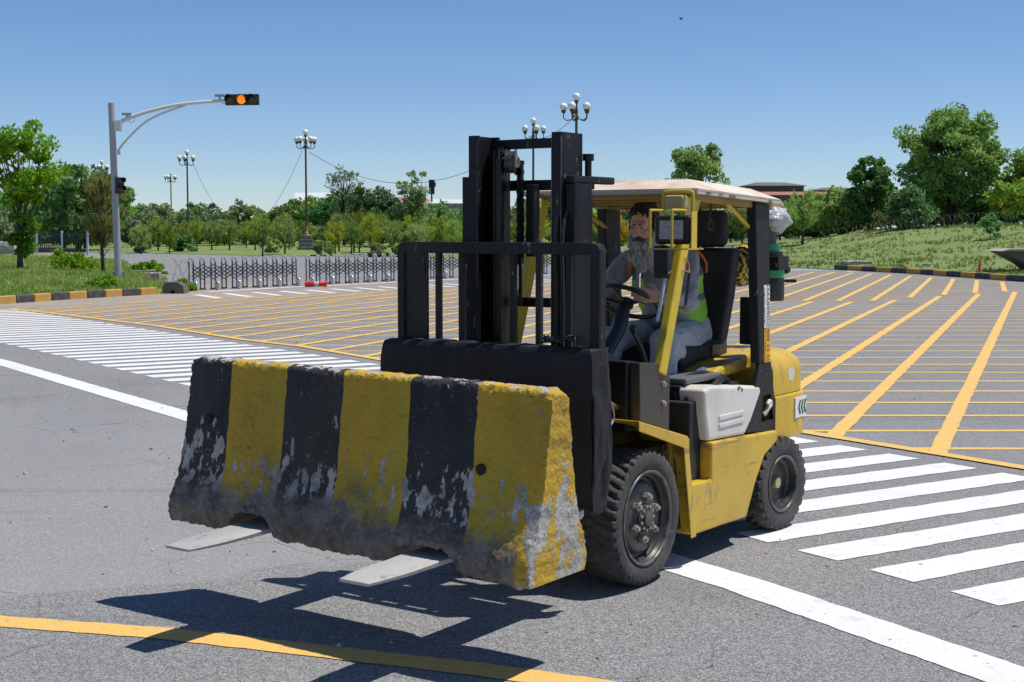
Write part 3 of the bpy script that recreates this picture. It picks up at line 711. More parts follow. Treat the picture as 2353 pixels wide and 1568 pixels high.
pine(1842, 88, 0, 1.15, 'young pine standing alone on the grass right of the forklift rear post')
pine(1705, 96, 1, 1.0, 'young pine seen between the seat back and the rear post'); pine(1728, 92, 0, 1.05, 'taller young pine seen just left of the rear post')
pine(1790, 104, 1, 1.1); pine(1895, 104, 0, 1.1); pine(1925, 100, 1, 1.05)
for u, D in ((630,102),(742,94),(925,92),(870,91)):
    x = at(u, D); z = ter(x, D)-.05
    t = thing('low_palm_shrub', {630:'low shrub left of the nearer left street lamp', 742:'low shrub just right of the nearer left street lamp', 925:'low bushy conifer beside the load backrest', 870:'low bushy shrub between two young pines beyond the second gate'}[u], 'shrub', (x, D, z))
    P, _ = crown_pts(.55, .6, .5, 16, 70, .25, seed=u); P = P[P[:,2] > 0]; part('foliage', leaf_mesh('foliage', P, .13, leaf_pine), None, t)
x = at(323, 106)
for k, dx in enumerate((0, 3.3)):
    t = thing('round_shrub', ['round clipped shrub on the grass right of the signal pole', 'second round shrub farther right of the signal pole'][k], 'shrub', (x+dx, 106, ter(x+dx, 106)))
    P, _ = crown_pts(.7, .95, .7, 24, 80, .3, seed=80+k); P = P[P[:,2] > 0]; part('foliage', leaf_mesh('foliage', P, .14, leaf_mid), None, t)

# ------------------------------------------------------------------ street lamps
def lamp(name='street_lamp', missing=()):
    t = thing(name, 'x', 'street lamp')
    mb = MB()
    for z0, z1, r in ((-.3,.25,.72),(.25,.55,.58),(.55,.85,.5),(.85,1.15,.42)): mb.box(-r, r, -r, r, z0, z1)
    part('pedestal', mb, stone, t, None, .03)
    part('pole_foot', MB().lathe([(.26,1.15),(.26,1.20),(.17,1.27),(.20,1.35),(.13,1.45),(.10,1.6),(.09,1.95)]), copper, t)
    part('pole', MB().lathe([(.085,1.9),(.075,8.0),(.13,8.02),(.13,8.1),(.07,8.2),(.10,8.5),(.05,8.7),(.09,8.75),(.04,8.85),(.10,9.0),(.13,9.1),(.06,9.12)], n=16), bronze, t)
    for k in range(5):
        a = 2*math.pi*k/5 + .35; c, s = math.cos(a), math.sin(a); mb = MB()
        mb.tube([(.07*c,.07*s,8.3),(.3*c,.3*s,8.02),(.55*c,.55*s,7.98),(.72*c,.72*s,8.12),(.72*c,.72*s,8.42)], [.035,.03,.03,.03,.035], 8)
        mb.tube([(.72*c,.72*s,8.38),(.72*c,.72*s,8.46),(.72*c,.72*s,8.56)], [.06,.13,.14], 12)
        part('arm', mb, bronze, t)
        if k not in missing: part('globe', MB().ell((.72*c,.72*s,8.74), .22), globe_m, t, 180)
    if 'top' not in missing: part('globe', MB().ell((0,0,9.3), .22), globe_m, t, 180)
    return t
G = 'street lamps with white globes'
L0 = lamp(); L0['group'] = G
L0['label'] = 'globe street lamp on a stone pedestal behind the gap between both left gates'
def put(o, u, D, rz, sc=1): o.location = (at(u, D), D, ter(at(u, D), D)-.02); o.rotation_euler.z = rz; o.scale = (sc,)*3; return o
put(L0, 706, 111, .1)
for u, D, rz, sc, lab in [(435,128,.5,.93,'globe street lamp on a stone pedestal, behind the left end of the first gate'),
                      (1323,79,.2,1,'nearest globe street lamp, its top rising behind the right side of the forklift mast'),
                      (1225,100,.9,1,'globe street lamp seen between the two mast uprights of the forklift'),
                      (240,160,.4,.98,'globe street lamp behind the slender pine, left of the signal pole')]:
    o = dup(L0, (0,0,0), 0, lab); put(o, u, D, rz, sc)
o = lamp(missing=('top',)); o['label'] = 'farthest small globe street lamp with no top globe, over the tree belt'; o['group'] = G; put(o, 397, 178, .3, .92)

def wire(lab, a, b_, sag):
    mb = MB(); a = Vector(a); b_ = Vector(b_); pts = []
    for i in range(25): f = i/24; p = a.lerp(b_, f); p.z -= sag*4*f*(1-f); pts.append(p)
    me = MB().tube(pts, .018, 4).mesh('cable', wire_m); o = bpy.data.objects.new('cable', me); COL.objects.link(o); tag(o, lab, 'cable'); return o
wire('cable sagging from the second street lamp down to the lamp with the full pedestal', (at(447,128),128,8.0), (at(698,111),111,8.0), 5.9)
wire('long cable sagging from the full lamp on the left to the forklift mast', (at(714,111),111,7.9), (at(1218,100),100,8.4), 2.9)
wire('short cable between the two lamps behind the mast', (at(1232,100),100,8.2), (at(1318,79),79,8.1), .3)

# ------------------------------------------------------------------ traffic signal
px_, py_ = at(273, 48), 48; pz = lawn_z(px_, py_)-.05
t = thing('traffic_signal', 'grey signal pole with curved white arm carrying three horizontal lenses, amber lit', 'traffic light', (px_, py_, pz))
H = gz(240, 48)-pz
part('pole', MB().tube([(0,0,0),(-.12,0,H)], [.125,.105], 20), galv, t)
part('foot_plate', MB().box(-.24,.24,-.24,.24,0,.04).box(-.02,.02,-.22,.22,.03,.3).box(-.22,.22,-.02,.02,.03,.3), galv, t)
def sp(u, v, D=48): return Vector((at(u, D)-px_, 0, gz(v, D)-pz))
arm = [sp(272,290), sp(300,276), sp(340,262), sp(390,249), sp(440,241), sp(505,236), sp(530,235)]
def smooth_pts(P, k=6):
    out = []
    for i in range(len(P)-1):
        a = P[max(i-1,0)]; b1 = P[i]; c = P[i+1]; d = P[min(i+2, len(P)-1)]
        for j in range(k):
            f = j/k; out.append(.5*((2*b1)+(c-a)*f+(2*a-5*b1+4*c-d)*f*f+(3*b1-a-3*c+d)*f**3))
    out.append(P[-1]); return out
part('arm', MB().tube(smooth_pts(arm), [.07-.02*i/36 for i in range(37)], 12), armw, t)
part('brace', MB().tube(smooth_pts([sp(278,348), sp(300,322), sp(340,285), sp(385,262), sp(433,246)]), .035, 10), armw, t)
part('arm_bracket', MB().box(-.02,.22,-.12,.12,H-.95,H-.6), armw, t); part('brace_bracket', MB().box(.0,.16,-.1,.1,H-1.75,H-1.62), armw, t)
def sighead(name, cx, cz, n, horiz, r, yaw=0, lit=None):
    Mx = Matrix.Translation((cx, -.12, cz)) @ Matrix.Rotation(yaw, 4, 'Z'); w = r*2.5
    mb = MB(); L = w*n/2
    if horiz: mb.box(-L, L, 0, .18, -w/2*.95, w/2*.95, Mx)
    else: mb.box(-w/2, w/2, 0, .18, -L, L, Mx)
    h = part(name, mb, sig_blk, t, None, .02)
    for i in range(n):
        o = (i-(n-1)/2)*w; c = (o, 0) if horiz else (0, -o); mb = MB()
        vs = []; fs = []; k = 18
        for j in range(k+1):
            a = math.pi*(1.08-1.16*j/k)*1.0; 
            for y, rr in ((0, r*1.12), (-.24-.0*j, r*1.12)):
                dp = y*(.55+.45*math.sin(max(0, min(math.pi, a)))); vs.append((c[0]+rr*math.cos(a), dp, c[1]+rr*math.sin(a)))
        for j in range(k): fs.append([2*j, 2*j+1, 2*j+3, 2*j+2])
        mb.add(vs, fs, Mx); v = part('visor', mb, sig_blk, h, None); sm = v.modifiers.new('t', 'SOLIDIFY'); sm.thickness = .012
        ml = MB(); ml.ell((0,0,0), (r, .03, r), nu=24, nv=10); ml.v = [Mx @ (q+Vector((c[0], -.01, c[1]))) for q in ml.v]
        part('lens', ml, amber if i == lit else lens_dark, h, 180, label='lit amber lens' if i == lit else None)
    return h
sighead('signal_head', sp(563,233).x, sp(563,233).z, 3, True, .155, -.12, 1)
sighead('pedestrian_head', sp(285,427).x, sp(285,427).z, 2, False, .11, .75)
for u, v in ((300,276),(512,234)):
    c = sp(u, v); mb = MB(); mb.cyl(c+Vector((0,0,0)), c+Vector((.0,0,.12)), .03, 8); mb.box(c.x-.16, c.x+.16, -.06,.06, c.z+.12, c.z+.2)
    mb.tube([c+Vector((.0,0,.05)), c+Vector((.1,0,-.12)), c+Vector((.24,0,-.1)), c+Vector((.28,0,.02))], .012, 6); part('camera_mount', mb, galv, t)

# ------------------------------------------------------------------ folding gates
def gate(pa, pb, n, lab):
    a = Vector((*pa, ter(*pa) if False else 0)); b_ = Vector((*pb, 0)); d = b_-a; L = d.length; rz = math.atan2(d.y, d.x); h = .97
    t = thing('folding_gate', lab, 'gate', a, rz, 'folding barrier gates across the road')
    mbp = MB(); mc = MB(); w = .085
    mbp.tube([(-w,0,.04),(-w,0,h-.08),(-w*.6,0,h-.02),(w*.6,0,h-.02),(w,0,h-.08),(w,0,.04)], .021, 8)
    mbp.box(-w-.03, w+.03, -.02,.02,.02,.06)
    pm = mbp.mesh('post', gate_m, 40)
    cm = MB().tube([(-w,0,h-.11),(-w*.55,0,h),(w*.55,0,h),(w,0,h-.11)], .035, 8).mesh('post_cap', gate_cap, 40)
    fm = MB().ell((0,0,.16),(.055,.12,.125),nu=14,nv=8).cyl((-.05,0,.05),(.05,0,.05),.05,12).mesh('wheel_cover', gate_cap, 180)
    s = L/(n-1)
    for i in range(n):
        o = part('post', pm, None, t); o.location = (i*s, 0, 0)
        c = part('post_cap', cm, None, o)
        if i % 2 == 0: f = part('wheel_cover', fm, None, o); f.location = (.0, -.17, 0)
    ml = MB()
    for i in range(n-1):
        x0 = i*s; x1 = x0+s
        for z0, z1 in ((.32,.55),(.55,.32),(.55,.78),(.78,.55),(.42,.68),(.68,.42)): ml.bar((x0,-.035,z0),(x1,-.035,z1),.012,.03)
    part('lattice', ml, gate_m, t)
for pa, pb, n, lab in [((-9.66,41.97),(-7.10,45.45),11,'first folding gate on the left, next to the lawn corner'),
                   ((-6.72,45.9),(-3.98,50.0),11,'second folding gate from the left, behind the red traffic cone'),
                   ((-3.3,51.4),(-.6,54.6),9,'third folding gate, seen through the left bars of the load backrest'),
                   ((-.2,55.0),(2.3,57.8),9,'fourth folding gate, seen between the mast uprights'),
                   ((2.9,58.4),(5.6,61.6),10,'fifth folding gate, seen between the mast and the driver'),
                   ((6.2,62.3),(8.8,65.2),9,'sixth folding gate, mostly hidden behind the driver'),
                   ((9.6,66.0),(12.2,69.0),10,'last folding gate, seen between the seat and the rear post')]: gate(pa, pb, n, lab)

# name each pine and belt tree by what stands nearest to it in the view
MARKS = [(40,'the left roadside tree'),(248,'the slender pine by the signal pole'),(330,'the round clipped shrubs'),(397,'the farthest street lamp'),(436,'the lamp at the left end of the first gate'),(500,'the left half of the first gate'),(560,'the middle of the first gate'),(615,'the right half of the first gate'),(665,'the right end of the first gate'),(706,'the full street lamp'),(745,'the red cone'),(792,'the half bare tree'),(840,'the middle of the second gate'),(885,'the red roofed building'),(925,'the left corner of the load backrest'),(955,'the slender poplar'),(993,'the floodlight mast'),(1040,'the low white corrugated roof'),(1200,'the lamp seen between the mast uprights'),(1245,'the right mast upright'),(1400,'the golden tree'),(1470,"the driver's head"),(1608,'the tree above the forklift roof'),(1700,'the seat back'),(1755,'the rear post'),(1842,'the lone pine right of the rear post'),(1920,'the low tree right of the rear post'),(1995,'the slender leafy tree'),(2085,'the big spreading tree')]
def relabel(objs, kinds):
    seen = {}
    for o in sorted(objs, key=lambda o: o.location.x/o.location.y):
        u = o.location.x/o.location.y*3200+1176.5; m = min(MARKS, key=lambda q: abs(q[0]-u)); d = u-m[0]
        side = 'straight behind' if abs(d) < 9 else ('left of' if d < 0 else 'right of')
        base = o['label'].split(' in the ')[0].split(' with a')[0].split(' standing up')[0]
        lab = '%s %s %s' % (base, side, m[1])
        if lab in seen:
            lab2 = ('nearer ' if o.location.y < seen[lab].location.y else 'farther ') + lab
            if lab2 in seen: lab2 = 'smaller ' + lab if o.scale.z < seen[lab].scale.z else 'larger ' + lab
            lab = lab2
        seen[lab] = o; o['label'] = lab
relabel([o for o in up_ if 'standing alone' not in o['label'] and 'seen ' not in o['label']], None)
relabel([o for o in bt if ' in the tree belt' in o['label'] or 'from the tree belt' in o['label']], None)

# fallen red and white object by the second gate
t = thing('traffic_cone', 'red and white traffic cone lying on its side in front of the second gate', 'cone', (at(725,44.6), 44.6, .09), -.12)
part('cone_body', MB().tube([(-.33,0,0),(-.02,0,0)], [.10,.08], 14).tube([(.12,0,0),(.36,0,0)], [.075,.055], 14).tube([(.30,0,0),(.36,0,0)],[.10,.10],14), red_m, t)
part('cone_band', MB().tube([(-.02,0,0),(.12,0,0)], [.078,.072], 14), white_hood, t)
# red marker post
t = thing('marker_post', 'short faded red marker post standing in front of the right kerb', 'post', (at(2250, 53), 53, 0))
part('post', MB().cyl((0,0,0),(0,0,.62),.05,12).cyl((0,0,.62),(0,0,.66),.065,12).cyl((0,0,.3),(0,0,.33),.056,12), red_post, t); part('base', MB().cyl((0,0,0),(0,0,.06),.13,14), red_post, t)
# drain block, steps and slabs
def rock(name, lab, cat, c, r, mat, seed, rz=0):
    mb = MB(); mb.box(-r[0], r[0], -r[1], r[1], 0, r[2]); me = mb.mesh(name, mat); o = bpy.data.objects.new(name, me); COL.objects.link(o); o.location = c; o.rotation_euler.z = rz
    s = o.modifiers.new('s', 'SUBSURF'); s.subdivision_type = 'SIMPLE'; s.levels = s.render_levels = 4
    tx = bpy.data.textures.new(name, 'CLOUDS'); tx.noise_scale = max(r)*.5; d = o.modifiers.new('d', 'DISPLACE'); d.texture = tx; d.strength = max(r)*.22; d.texture_coords = 'GLOBAL'
    tag(o, lab, cat); return o
dark_conc = M('dark stained concrete', (.10,.09,.08), .95, layers=[(4,.4,.7,(.17,.15,.12))], bump=(14,.9,.03))
mb = MB(); mb.prism([(-.5,-.05),(-.14,-.05),(-.12,.06),(-.04,.11),(.05,.11),(.10,.06),(.12,-.05),(.55,-.05),(.46,.26),(.2,.36),(-.38,.36),(-.52,.2)], 'y', -.35, .35)
o = struct('drain_block', mb, dark_conc); del o['kind']; o.location = (at(403,40.2), 40.2, 0); o.scale = (.6,.8,.9); tag(o, 'dark broken concrete drain block with an opening at the end of the left kerb', 'drain block')
rock('concrete_stub', 'small pinkish concrete stub on the lawn edge above the drain block', 'concrete block', (at(357,45), 45, .1), (.16,.14,.32), M('pink concrete', (.33,.26,.22), .9, bump=(10,.8)), 1)
for i in range(5):
    rock('step_slab', ['lowest','second','third','fourth','topmost'][i]+' rough stone step on the right edge of the lawn', 'stone step', (at(358-i*11, 50+i*2.2), 50+i*2.2, .05+i*.02), (.38,.18,.15), M('step stone %d' % i, (.30,.27,.23), .9, bump=(10,.8)), 2+i, .3)
u, D = 1966, 66; x = at(u, D)
rock('manhole', 'square concrete manhole rim in the bare patch of the right grass bank', 'manhole', (x, D, ter(x, D)-.02), (.62,.5,.16), concrete, 9)
for i, (u, D, r, lab) in enumerate([(1955,60.5,.35,'white litter scrap lying below the concrete manhole'),(190,40,.16,'crumpled clear plastic litter against the left kerb'),(2130,62,.2,'pale stone on the right grass bank'),(196,45,.15,'small white stone on the left lawn'),(1835,63,.2,'pale stones beside the rear post')]):
    x = at(u, D); z = ter(x, D) if u > 1000 else (lawn_z(x, D) if inpoly((x, D), LAWN) else 0)
    rock('litter', lab, 'litter', (x, D, z), (r, r*.6, .05), [white_hood, bagm, concrete, white_hood, concrete][i], 20+i, i)
# culvert wall at the right edge
x = at(2366, 55)
t = thing('culvert', 'grey concrete culvert wall and slab cut into the right grass bank', 'culvert', (x, 55, 0))
part('slab', MB().prism([(-1.3,.98),(-1.0,1.06),(3,1.03),(3,.95)], 'y', -.5, 1.5), concrete, t)
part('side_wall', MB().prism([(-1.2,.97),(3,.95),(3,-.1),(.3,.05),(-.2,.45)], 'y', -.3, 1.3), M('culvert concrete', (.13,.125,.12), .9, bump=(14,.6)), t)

# razor wire coils
def coil(lab, a, b_, r, turns, zf):
    mb = MB(); pts = []; a = Vector(a); b_ = Vector(b_)
    for i in range(turns*12+1):
        f = i/(turns*12); p = a.lerp(b_, f); th = i/12*2*math.pi; p.z = zf(p.x, p.y)+r+r*math.sin(th)*(1+.1*random.random()); p.y += r*math.cos(th); p.x += .1*math.sin(th*2.3); pts.append(p)
    me = mb.tube(pts, .007, 4).mesh('razor_wire', M('rusty wire', (.26,.24,.22), .7)); o = bpy.data.objects.new('razor_wire', me); COL.objects.link(o); tag(o, lab, 'razor wire')
coil('coil of razor wire running along the foot of the trees on the right bank', (at(1880,86),86,0), (at(2353,82),82,0), .42, 34, ter)
coil('loose razor wire coil between the stone steps and the first gate', (at(395,47),47,0), (at(440,43.5),43.5,0), .4, 5, lambda x, y: .03)
coil('razor wire coil behind the lawn, left of the signal pole', (at(235,75),75,0), (at(300,80),80,0), .4, 7, lambda x, y: .2)
# iron fence at the far left
t = thing('iron_fence', 'dark iron railing fence between pale posts at the far left behind the lawn', 'fence', (at(-60,96), 96, .1), .02)
L = at(195,96)-at(-60,96); mb = MB()
for i in range(int(L/.14)): mb.box(i*.14, i*.14+.035, -.02,.02, .15, 1.45)
mb.box(0, L, -.025,.025,.3,.36); mb.box(0, L, -.025,.025,1.3,1.36); part('railing', mb, fence_m, t)
for i in range(5):
    part('post', MB().box(i*L/4.4-.06+.9, i*L/4.4+.06+.9, -.07,.07, -.1, 1.6), post_lt, t)
rock('boulder', 'grey concrete boulder by the fence at the left edge', 'boulder', (at(12,80), 80, .1), (.75,.5,1.0), concrete, 44)

# ------------------------------------------------------------------ far buildings
roofd = M('dark roof', (.11,.105,.10), .8, layers=[(.6,.4,.7,(.16,.15,.14))]); wall_b = M('brown wall', (.16,.12,.10), .9); roofr = M('red roof', (.36,.15,.11), .8, layers=[(1,.4,.7,(.29,.13,.10))])
white_corr = M('white corrugated sheet', (.60,.62,.62), .6); win_m = M('dark window', (.02,.02,.025), .2); wall_p = M('pale wall', (.45,.42,.37), .9)
def hipped(lab, u0, u1, v_eave, v_ridge, v_base, D, rm, wm, wins=4, over=.5, depth=8):
    x0, x1 = at(u0, D), at(u1, D); ze, zr = gz(v_eave, D), gz(v_ridge, D)
    t = thing('house', lab, 'building', ((x0+x1)/2, D, 0)); w = (x1-x0)/2; g = min(w*.55, depth/2)
    part('wall', MB().box(-w+over, w-over, 0, depth, -.2, ze+.05), wm, t)
    mb = MB(); vs = [(-w,-over,ze),(w,-over,ze),(w,depth+over,ze),(-w,depth+over,ze),(-w+g,depth/2,zr),(w-g,depth/2,zr)]
    mb.add(vs, [[0,1,5,4],[1,2,5],[2,3,4,5],[3,0,4],[3,2,1,0]]); part('roof', mb, rm, t)
    for i in range(wins):
        x = -w+over+(i+.5)*(2*w-2*over)/wins; part('window', MB().box(x-.5, x+.5, -.04, .1, ze-2.0, ze-.6), win_m, t)
    return t
hipped('dark house with a low hipped roof on the skyline right of the forklift roof', 1705, 1852, 428, 418, 500, 190, roofd, wall_b, 5)
hipped('dark house with hipped roof partly hidden by the trees on the right skyline', 1868, 1990, 438, 430, 500, 190, roofd, wall_b, 4)
hipped('long low building with a red roof below the dark skyline house', 1690, 1945, 449, 440, 500, 180, roofr, wall_b, 6, depth=6)
hipped('building with a red tiled roof left of the forklift mast', 868, 1010, 476, 452, 520, 175, roofr, wall_p, 5, depth=10)
hipped('red roofed building seen through the cab behind the seat', 1660, 1760, 490, 472, 520, 150, roofr, wall_p, 3, depth=6)
def shed(lab, u0, u1, v0, v1, D, skew=0):
    x0, x1 = at(u0, D), at(u1, D); z0, z1 = gz(v1, D), gz(v0, D); t = thing('shed', lab, 'building', (x0, D, 0)); w = x1-x0
    part('wall', MB().box(.1, w-.1, .1, 8, -.2, z0), wall_p, t); mb = MB(); n_ = int(w/.45)
    for i in range(n_):
        a = i*w/n_; mb.add([(a,-.2,z0),(a+w/n_*.5,-.28,z0),(a+w/n_,-.2,z0),(a,3+skew,z1),(a+w/n_*.5,2.92+skew,z1),(a+w/n_,3+skew,z1)], [[0,1,4,3],[1,2,5,4]])
    mb.box(0, w, -.2, 3+skew, z0-.1, z0-.05); part('roof', mb, white_corr, t)
shed('white corrugated shed behind the full street lamp', 672, 756, 442, 470, 168)
shed('low white corrugated roof just left of the forklift mast', 985, 1075, 456, 468, 168, 4)
shed('white corrugated roof seen behind the driver through the cab', 1370, 1500, 462, 476, 160, 4)
t = thing('floodlight_mast', 'short dark floodlight mast on the skyline left of the forklift mast', 'floodlight', (at(993,170), 170, 0))
part('pole', MB().cyl((0,0,0),(0,0,gz(445,170)),.1,8), sig_blk, t); part('lamp_bank', MB().box(-.35,.35,-.1,.1,gz(445,170)-.1,gz(414,170)).box(-.1,.5,-.2,.2,gz(430,170),gz(420,170)), sig_blk, t)
t = thing('distant_bird', 'tiny dark bird in the open sky above the forklift roof', 'bird', (at(1559,60), 60, gz(56,60)+.1))
part('body', MB().ell((0,0,0),(.045,.02,.055)), sig_blk, t, 180); part('wing', MB().add([(0,0,0),(.1,0,.09),(.04,.03,-.03)], [[0,1,2]]).add([(0,0,0),(-.09,0,.07),(-.04,.03,-.03)], [[0,1,2]]), sig_blk, t)

# ================================================================== FORKLIFT (x = towards its near side, y = rearwards, z up)
FO = Vector((.240417, 7.508816, 0))
def TL(x, y, z): return FO + E2*x + E1*y + Vector((0,0,z))
T = thing('forklift', 'yellow and black forklift truck with rusty canopy roof carrying a striped concrete barrier', 'forklift', FO, -YAW)

def tyre_mesh(Ro, Ri, w, nl, depth, wear, seed, slick=0):
    NA = nl*8; prof = [(Ri, -w*.40), (Ri+.02, -w*.47), (lerp(Ri,Ro,.45), -w*.5), (lerp(Ri,Ro,.75), -w*.49), (Ro-depth*1.3, -w*.47)]
    xs = np.linspace(-w*.46, w*.46, 13)
    top = [(Ro - .012*(abs(x)/(w*.5))**3, x) for x in xs]
    prof = prof + top + [(r, -x) for r, x in prof[::-1]]
    vs = []; fs = []; k = len(prof)
    for i in range(NA):
        a = 2*math.pi*i/NA
        for j, (r, x) in enumerate(prof):
            rr = r; ax = abs(x)/(w*.5)
            if 4 <= j < k-4:
                ph = (a/(2*math.pi)*nl + (.9*(1-ax) if x > 0 else .5+.9*(1-ax))) % 1.0
                groove = 1 if ph < .36 else 0
                if slick and ax < .45: groove = 0
                n_ = noise.noise(Vector((math.cos(a)*9, math.sin(a)*9, x*22+seed)))
                if slick: groove *= (1 if n_ > -.25+.5*(ax < .75) else .25)
                rr -= groove*depth*min(1, ax*1.5+(.0 if slick else .5)) + wear*abs(n_)*(1.2 if ax > .75 else .5)
            elif 2 <= j < k-2: rr += .002*math.sin(a*nl)
            vs.append((x, rr*math.cos(a), rr*math.sin(a)))
    for i in range(NA):
        for j in range(k-1): fs.append([i*k+j, ((i+1) % NA)*k+j, ((i+1) % NA)*k+j+1, i*k+j+1])
    mb = MB(); mb.add(vs, fs); return mb
RX = Matrix.Rotation(math.pi/2, 4, 'Y')               # lathe axis z -> x
def wheel(Ro, Rr, w, c, yaw, out, nl, slick, bolts, near=True, hub='plain'):
    t = part('wheel', MB().cyl((-.02*out,0,0),(.02*out,0,0), Rr*.9, 24), rim_m, T)
    t.location = c; t.rotation_euler.z = yaw
    part('tyre', tyre_rubber := tyre_mesh(Ro, Rr, w, nl, .013 if slick else .022, .013 if slick else .003, 3), rubber, t, 50)
    f = out*w*.5
    P = lambda pts: [(r, x) for r, x in pts]
    if slick:                                          # front: deep dish with flange, studs and hub
        pr = [(Rr+.010, .0),(Rr+.010,-.010),(Rr-.004,-.012),(Rr-.012,-.030),(Rr-.020,-.034),(Rr-.028,-.060),(Rr-.046,-.066),(Rr-.052,-.040),(.180,-.034),(.172,-.030),(.09,-.030),(.085,-.022),(.02,-.022),(.001,-.022)]
    else:
        pr = [(Rr+.012,.0),(Rr+.012,-.01),(Rr-.008,-.012),(Rr-.014,-.045),(Rr-.03,-.055),(Rr-.04,-.085),(.05,-.09),(.045,-.085),(.001,-.085)]
    mb = MB().lathe([(r, z) for r, z in pr], Matrix.Translation((f*.93, 0, 0)) @ RX if out > 0 else Matrix.Translation((f*.93,0,0)) @ Matrix.Rotation(-math.pi/2, 4, 'Y'), 48, False)
    part('rim', mb, rim_m, t, 30)
    if near: part('rim_lip', MB().lathe([(Rr+.013,.0),(Rr+.013,.006),(Rr+.004,.008),(Rr-.004,.002),(Rr-.004,-.010)], Matrix.Translation((f*.93, 0, 0)) @ RX, 64, False), M('rim lip highlight', (.16,.15,.14), .4, .4, layers=[(18,.4,.65,(.06,.055,.05))]), t, 180)  # lighter grey ring paints a highlight onto the rim lip
    if near:
        xb = f*.93-.030*out
        if slick:
            for i in range(6):
                a = 2*math.pi*i/6+.35; y, z = .112*math.cos(a), .112*math.sin(a)
                mb = MB().tube([(xb-.01, y, z), (xb+.03, y, z)], .021, 6); mb.tube([(xb+.03,y,z),(xb+.044,y,z)], .012, 8); part('wheel_nut', mb, boltm, t, 30)
            mb = MB().lathe([(.075,-.0),(.075,.016),(.045,.018),(.042,.034),(.0,.036)], Matrix.Translation((xb+.008,0,0)) @ RX, 24)
            part('hub', mb, rim_m, t)
            mb = MB()
            for i in range(11):
                a = 2*math.pi*i/11; y, z = .061*math.cos(a), .061*math.sin(a); mb.tube([(xb+.02,y,z),(xb+.036,y,z)], .0085, 6)
            part('hub_bolts', mb, boltm, t, 30)
        else:
            mb = MB().lathe([(.046,0),(.044,.03),(.036,.045),(.034,.052),(.02,.058),(.0,.06)], Matrix.Translation((f*.93-.085, 0, 0)) @ RX, 24)
            part('hub_cap', mb, M('brass hub cap', (.55,.50,.25), .3, .7), t)
            for i in range(5):
                a = 2*math.pi*i/5; y, z = .095*math.cos(a), .095*math.sin(a); part('wheel_nut', MB().tube([(f*.93-.088,y,z),(f*.93-.075,y,z)], .013, 6), rim_m, t)
    return t
wheel(.36, .240, .27, (.445, 0, .36), 0, 1, 40, True, 6)
wheel(.36, .240, .27, (-.445, 0, .36), 0, -1, 40, True, 6, False)
wheel(.295, .165, .17, (.515, 1.67, .295), R(-6), 1, 26, False, 5)
wheel(.295, .165, .17, (-.515, 1.67, .295), R(-6), -1, 26, False, 5, False)
part('axle', MB().cyl((-.32,0,.36),(.32,0,.36),.10,20).cyl((-.42,1.67,.3),(.42,1.67,.3),.06,16), rim_m, T)

# chassis: yellow side panel with step recess, fenders, floor
def side(s):
    x1 = .58*s; x0 = .50*s
    mb = MB()
    mb.prism([(.506,.177),(1.179,.162),(1.30,.36),(1.42,.50),(1.60,.565),(1.60,.632),(.716,.669),(.716,.456),(.47,.466)], 'x', min(x0,x1), max(x0,x1))
    part('side_panel', mb, yellow, T, None, .012)
    mb = MB(); mb.box(min(.44*s,.497*s), max(.44*s,.497*s), .37, .72, .44, .70); mb.box(min(.498*s,.576*s), max(.498*s,.576*s), .725-.27, .7155, .448, .4555)
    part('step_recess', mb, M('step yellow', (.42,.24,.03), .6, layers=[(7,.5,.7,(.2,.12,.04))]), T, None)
    # fender: top plate running from the dash down to the step, then a vertical leg
    P = [(-.12,.875),(.40,.735),(.515,.17)]; th = .012
    mb = MB()
    poly = [(-.13,.885),(.405,.742),(.515,.17),(.455,.17),(.36,.685),(-.13,.835)]
    mb.prism(poly, 'x', min(.585*s,.592*s), max(.585*s,.592*s))
    def plate(p, q, xa, xb, t=.008):
        (y0, z0), (y1, z1) = p, q; d = Vector((0, y1-y0, z1-z0)).normalized(); nn = Vector((0,-d.z,d.y))*t
        vs = []
        for x in (min(xa,xb), max(xa,xb)):
            vs += [(x,y0,z0),(x,y1,z1),(x,y1+nn.y,z1+nn.z),(x,y0+nn.y,z0+nn.z)]
        mb.add(vs, [[0,1,2,3],[7,6,5,4],[0,4,5,1],[1,5,6,2],[2,6,7,3],[3,7,4,0]])
    plate((-.13,.88),(.405,.737), .22*s, .584*s); plate((.405,.737),(.512,.175), .30*s, .584*s)
    part('fender', mb, yellow, T, None, .004)
side(1); side(-1)
mb = MB(); mb.box(-.5,.5,.42,1.6,.2,.62); mb.box(-.30,.30,-.2,.45,.42,.80); part('frame', mb, M('dark frame', (.03,.028,.025), .7, layers=[(6,.5,.7,(.12,.09,.03))]), T, None, .01)
mb = MB(); mb.prism([(-.18,.50),(.35,.50),(.36,.80),(-.17,.86)], 'x', .22, .30); part('inner_fender', mb, M('dirty yellow', (.25,.16,.03), .7, layers=[(6,.45,.65,(.06,.05,.04))]), T, None)
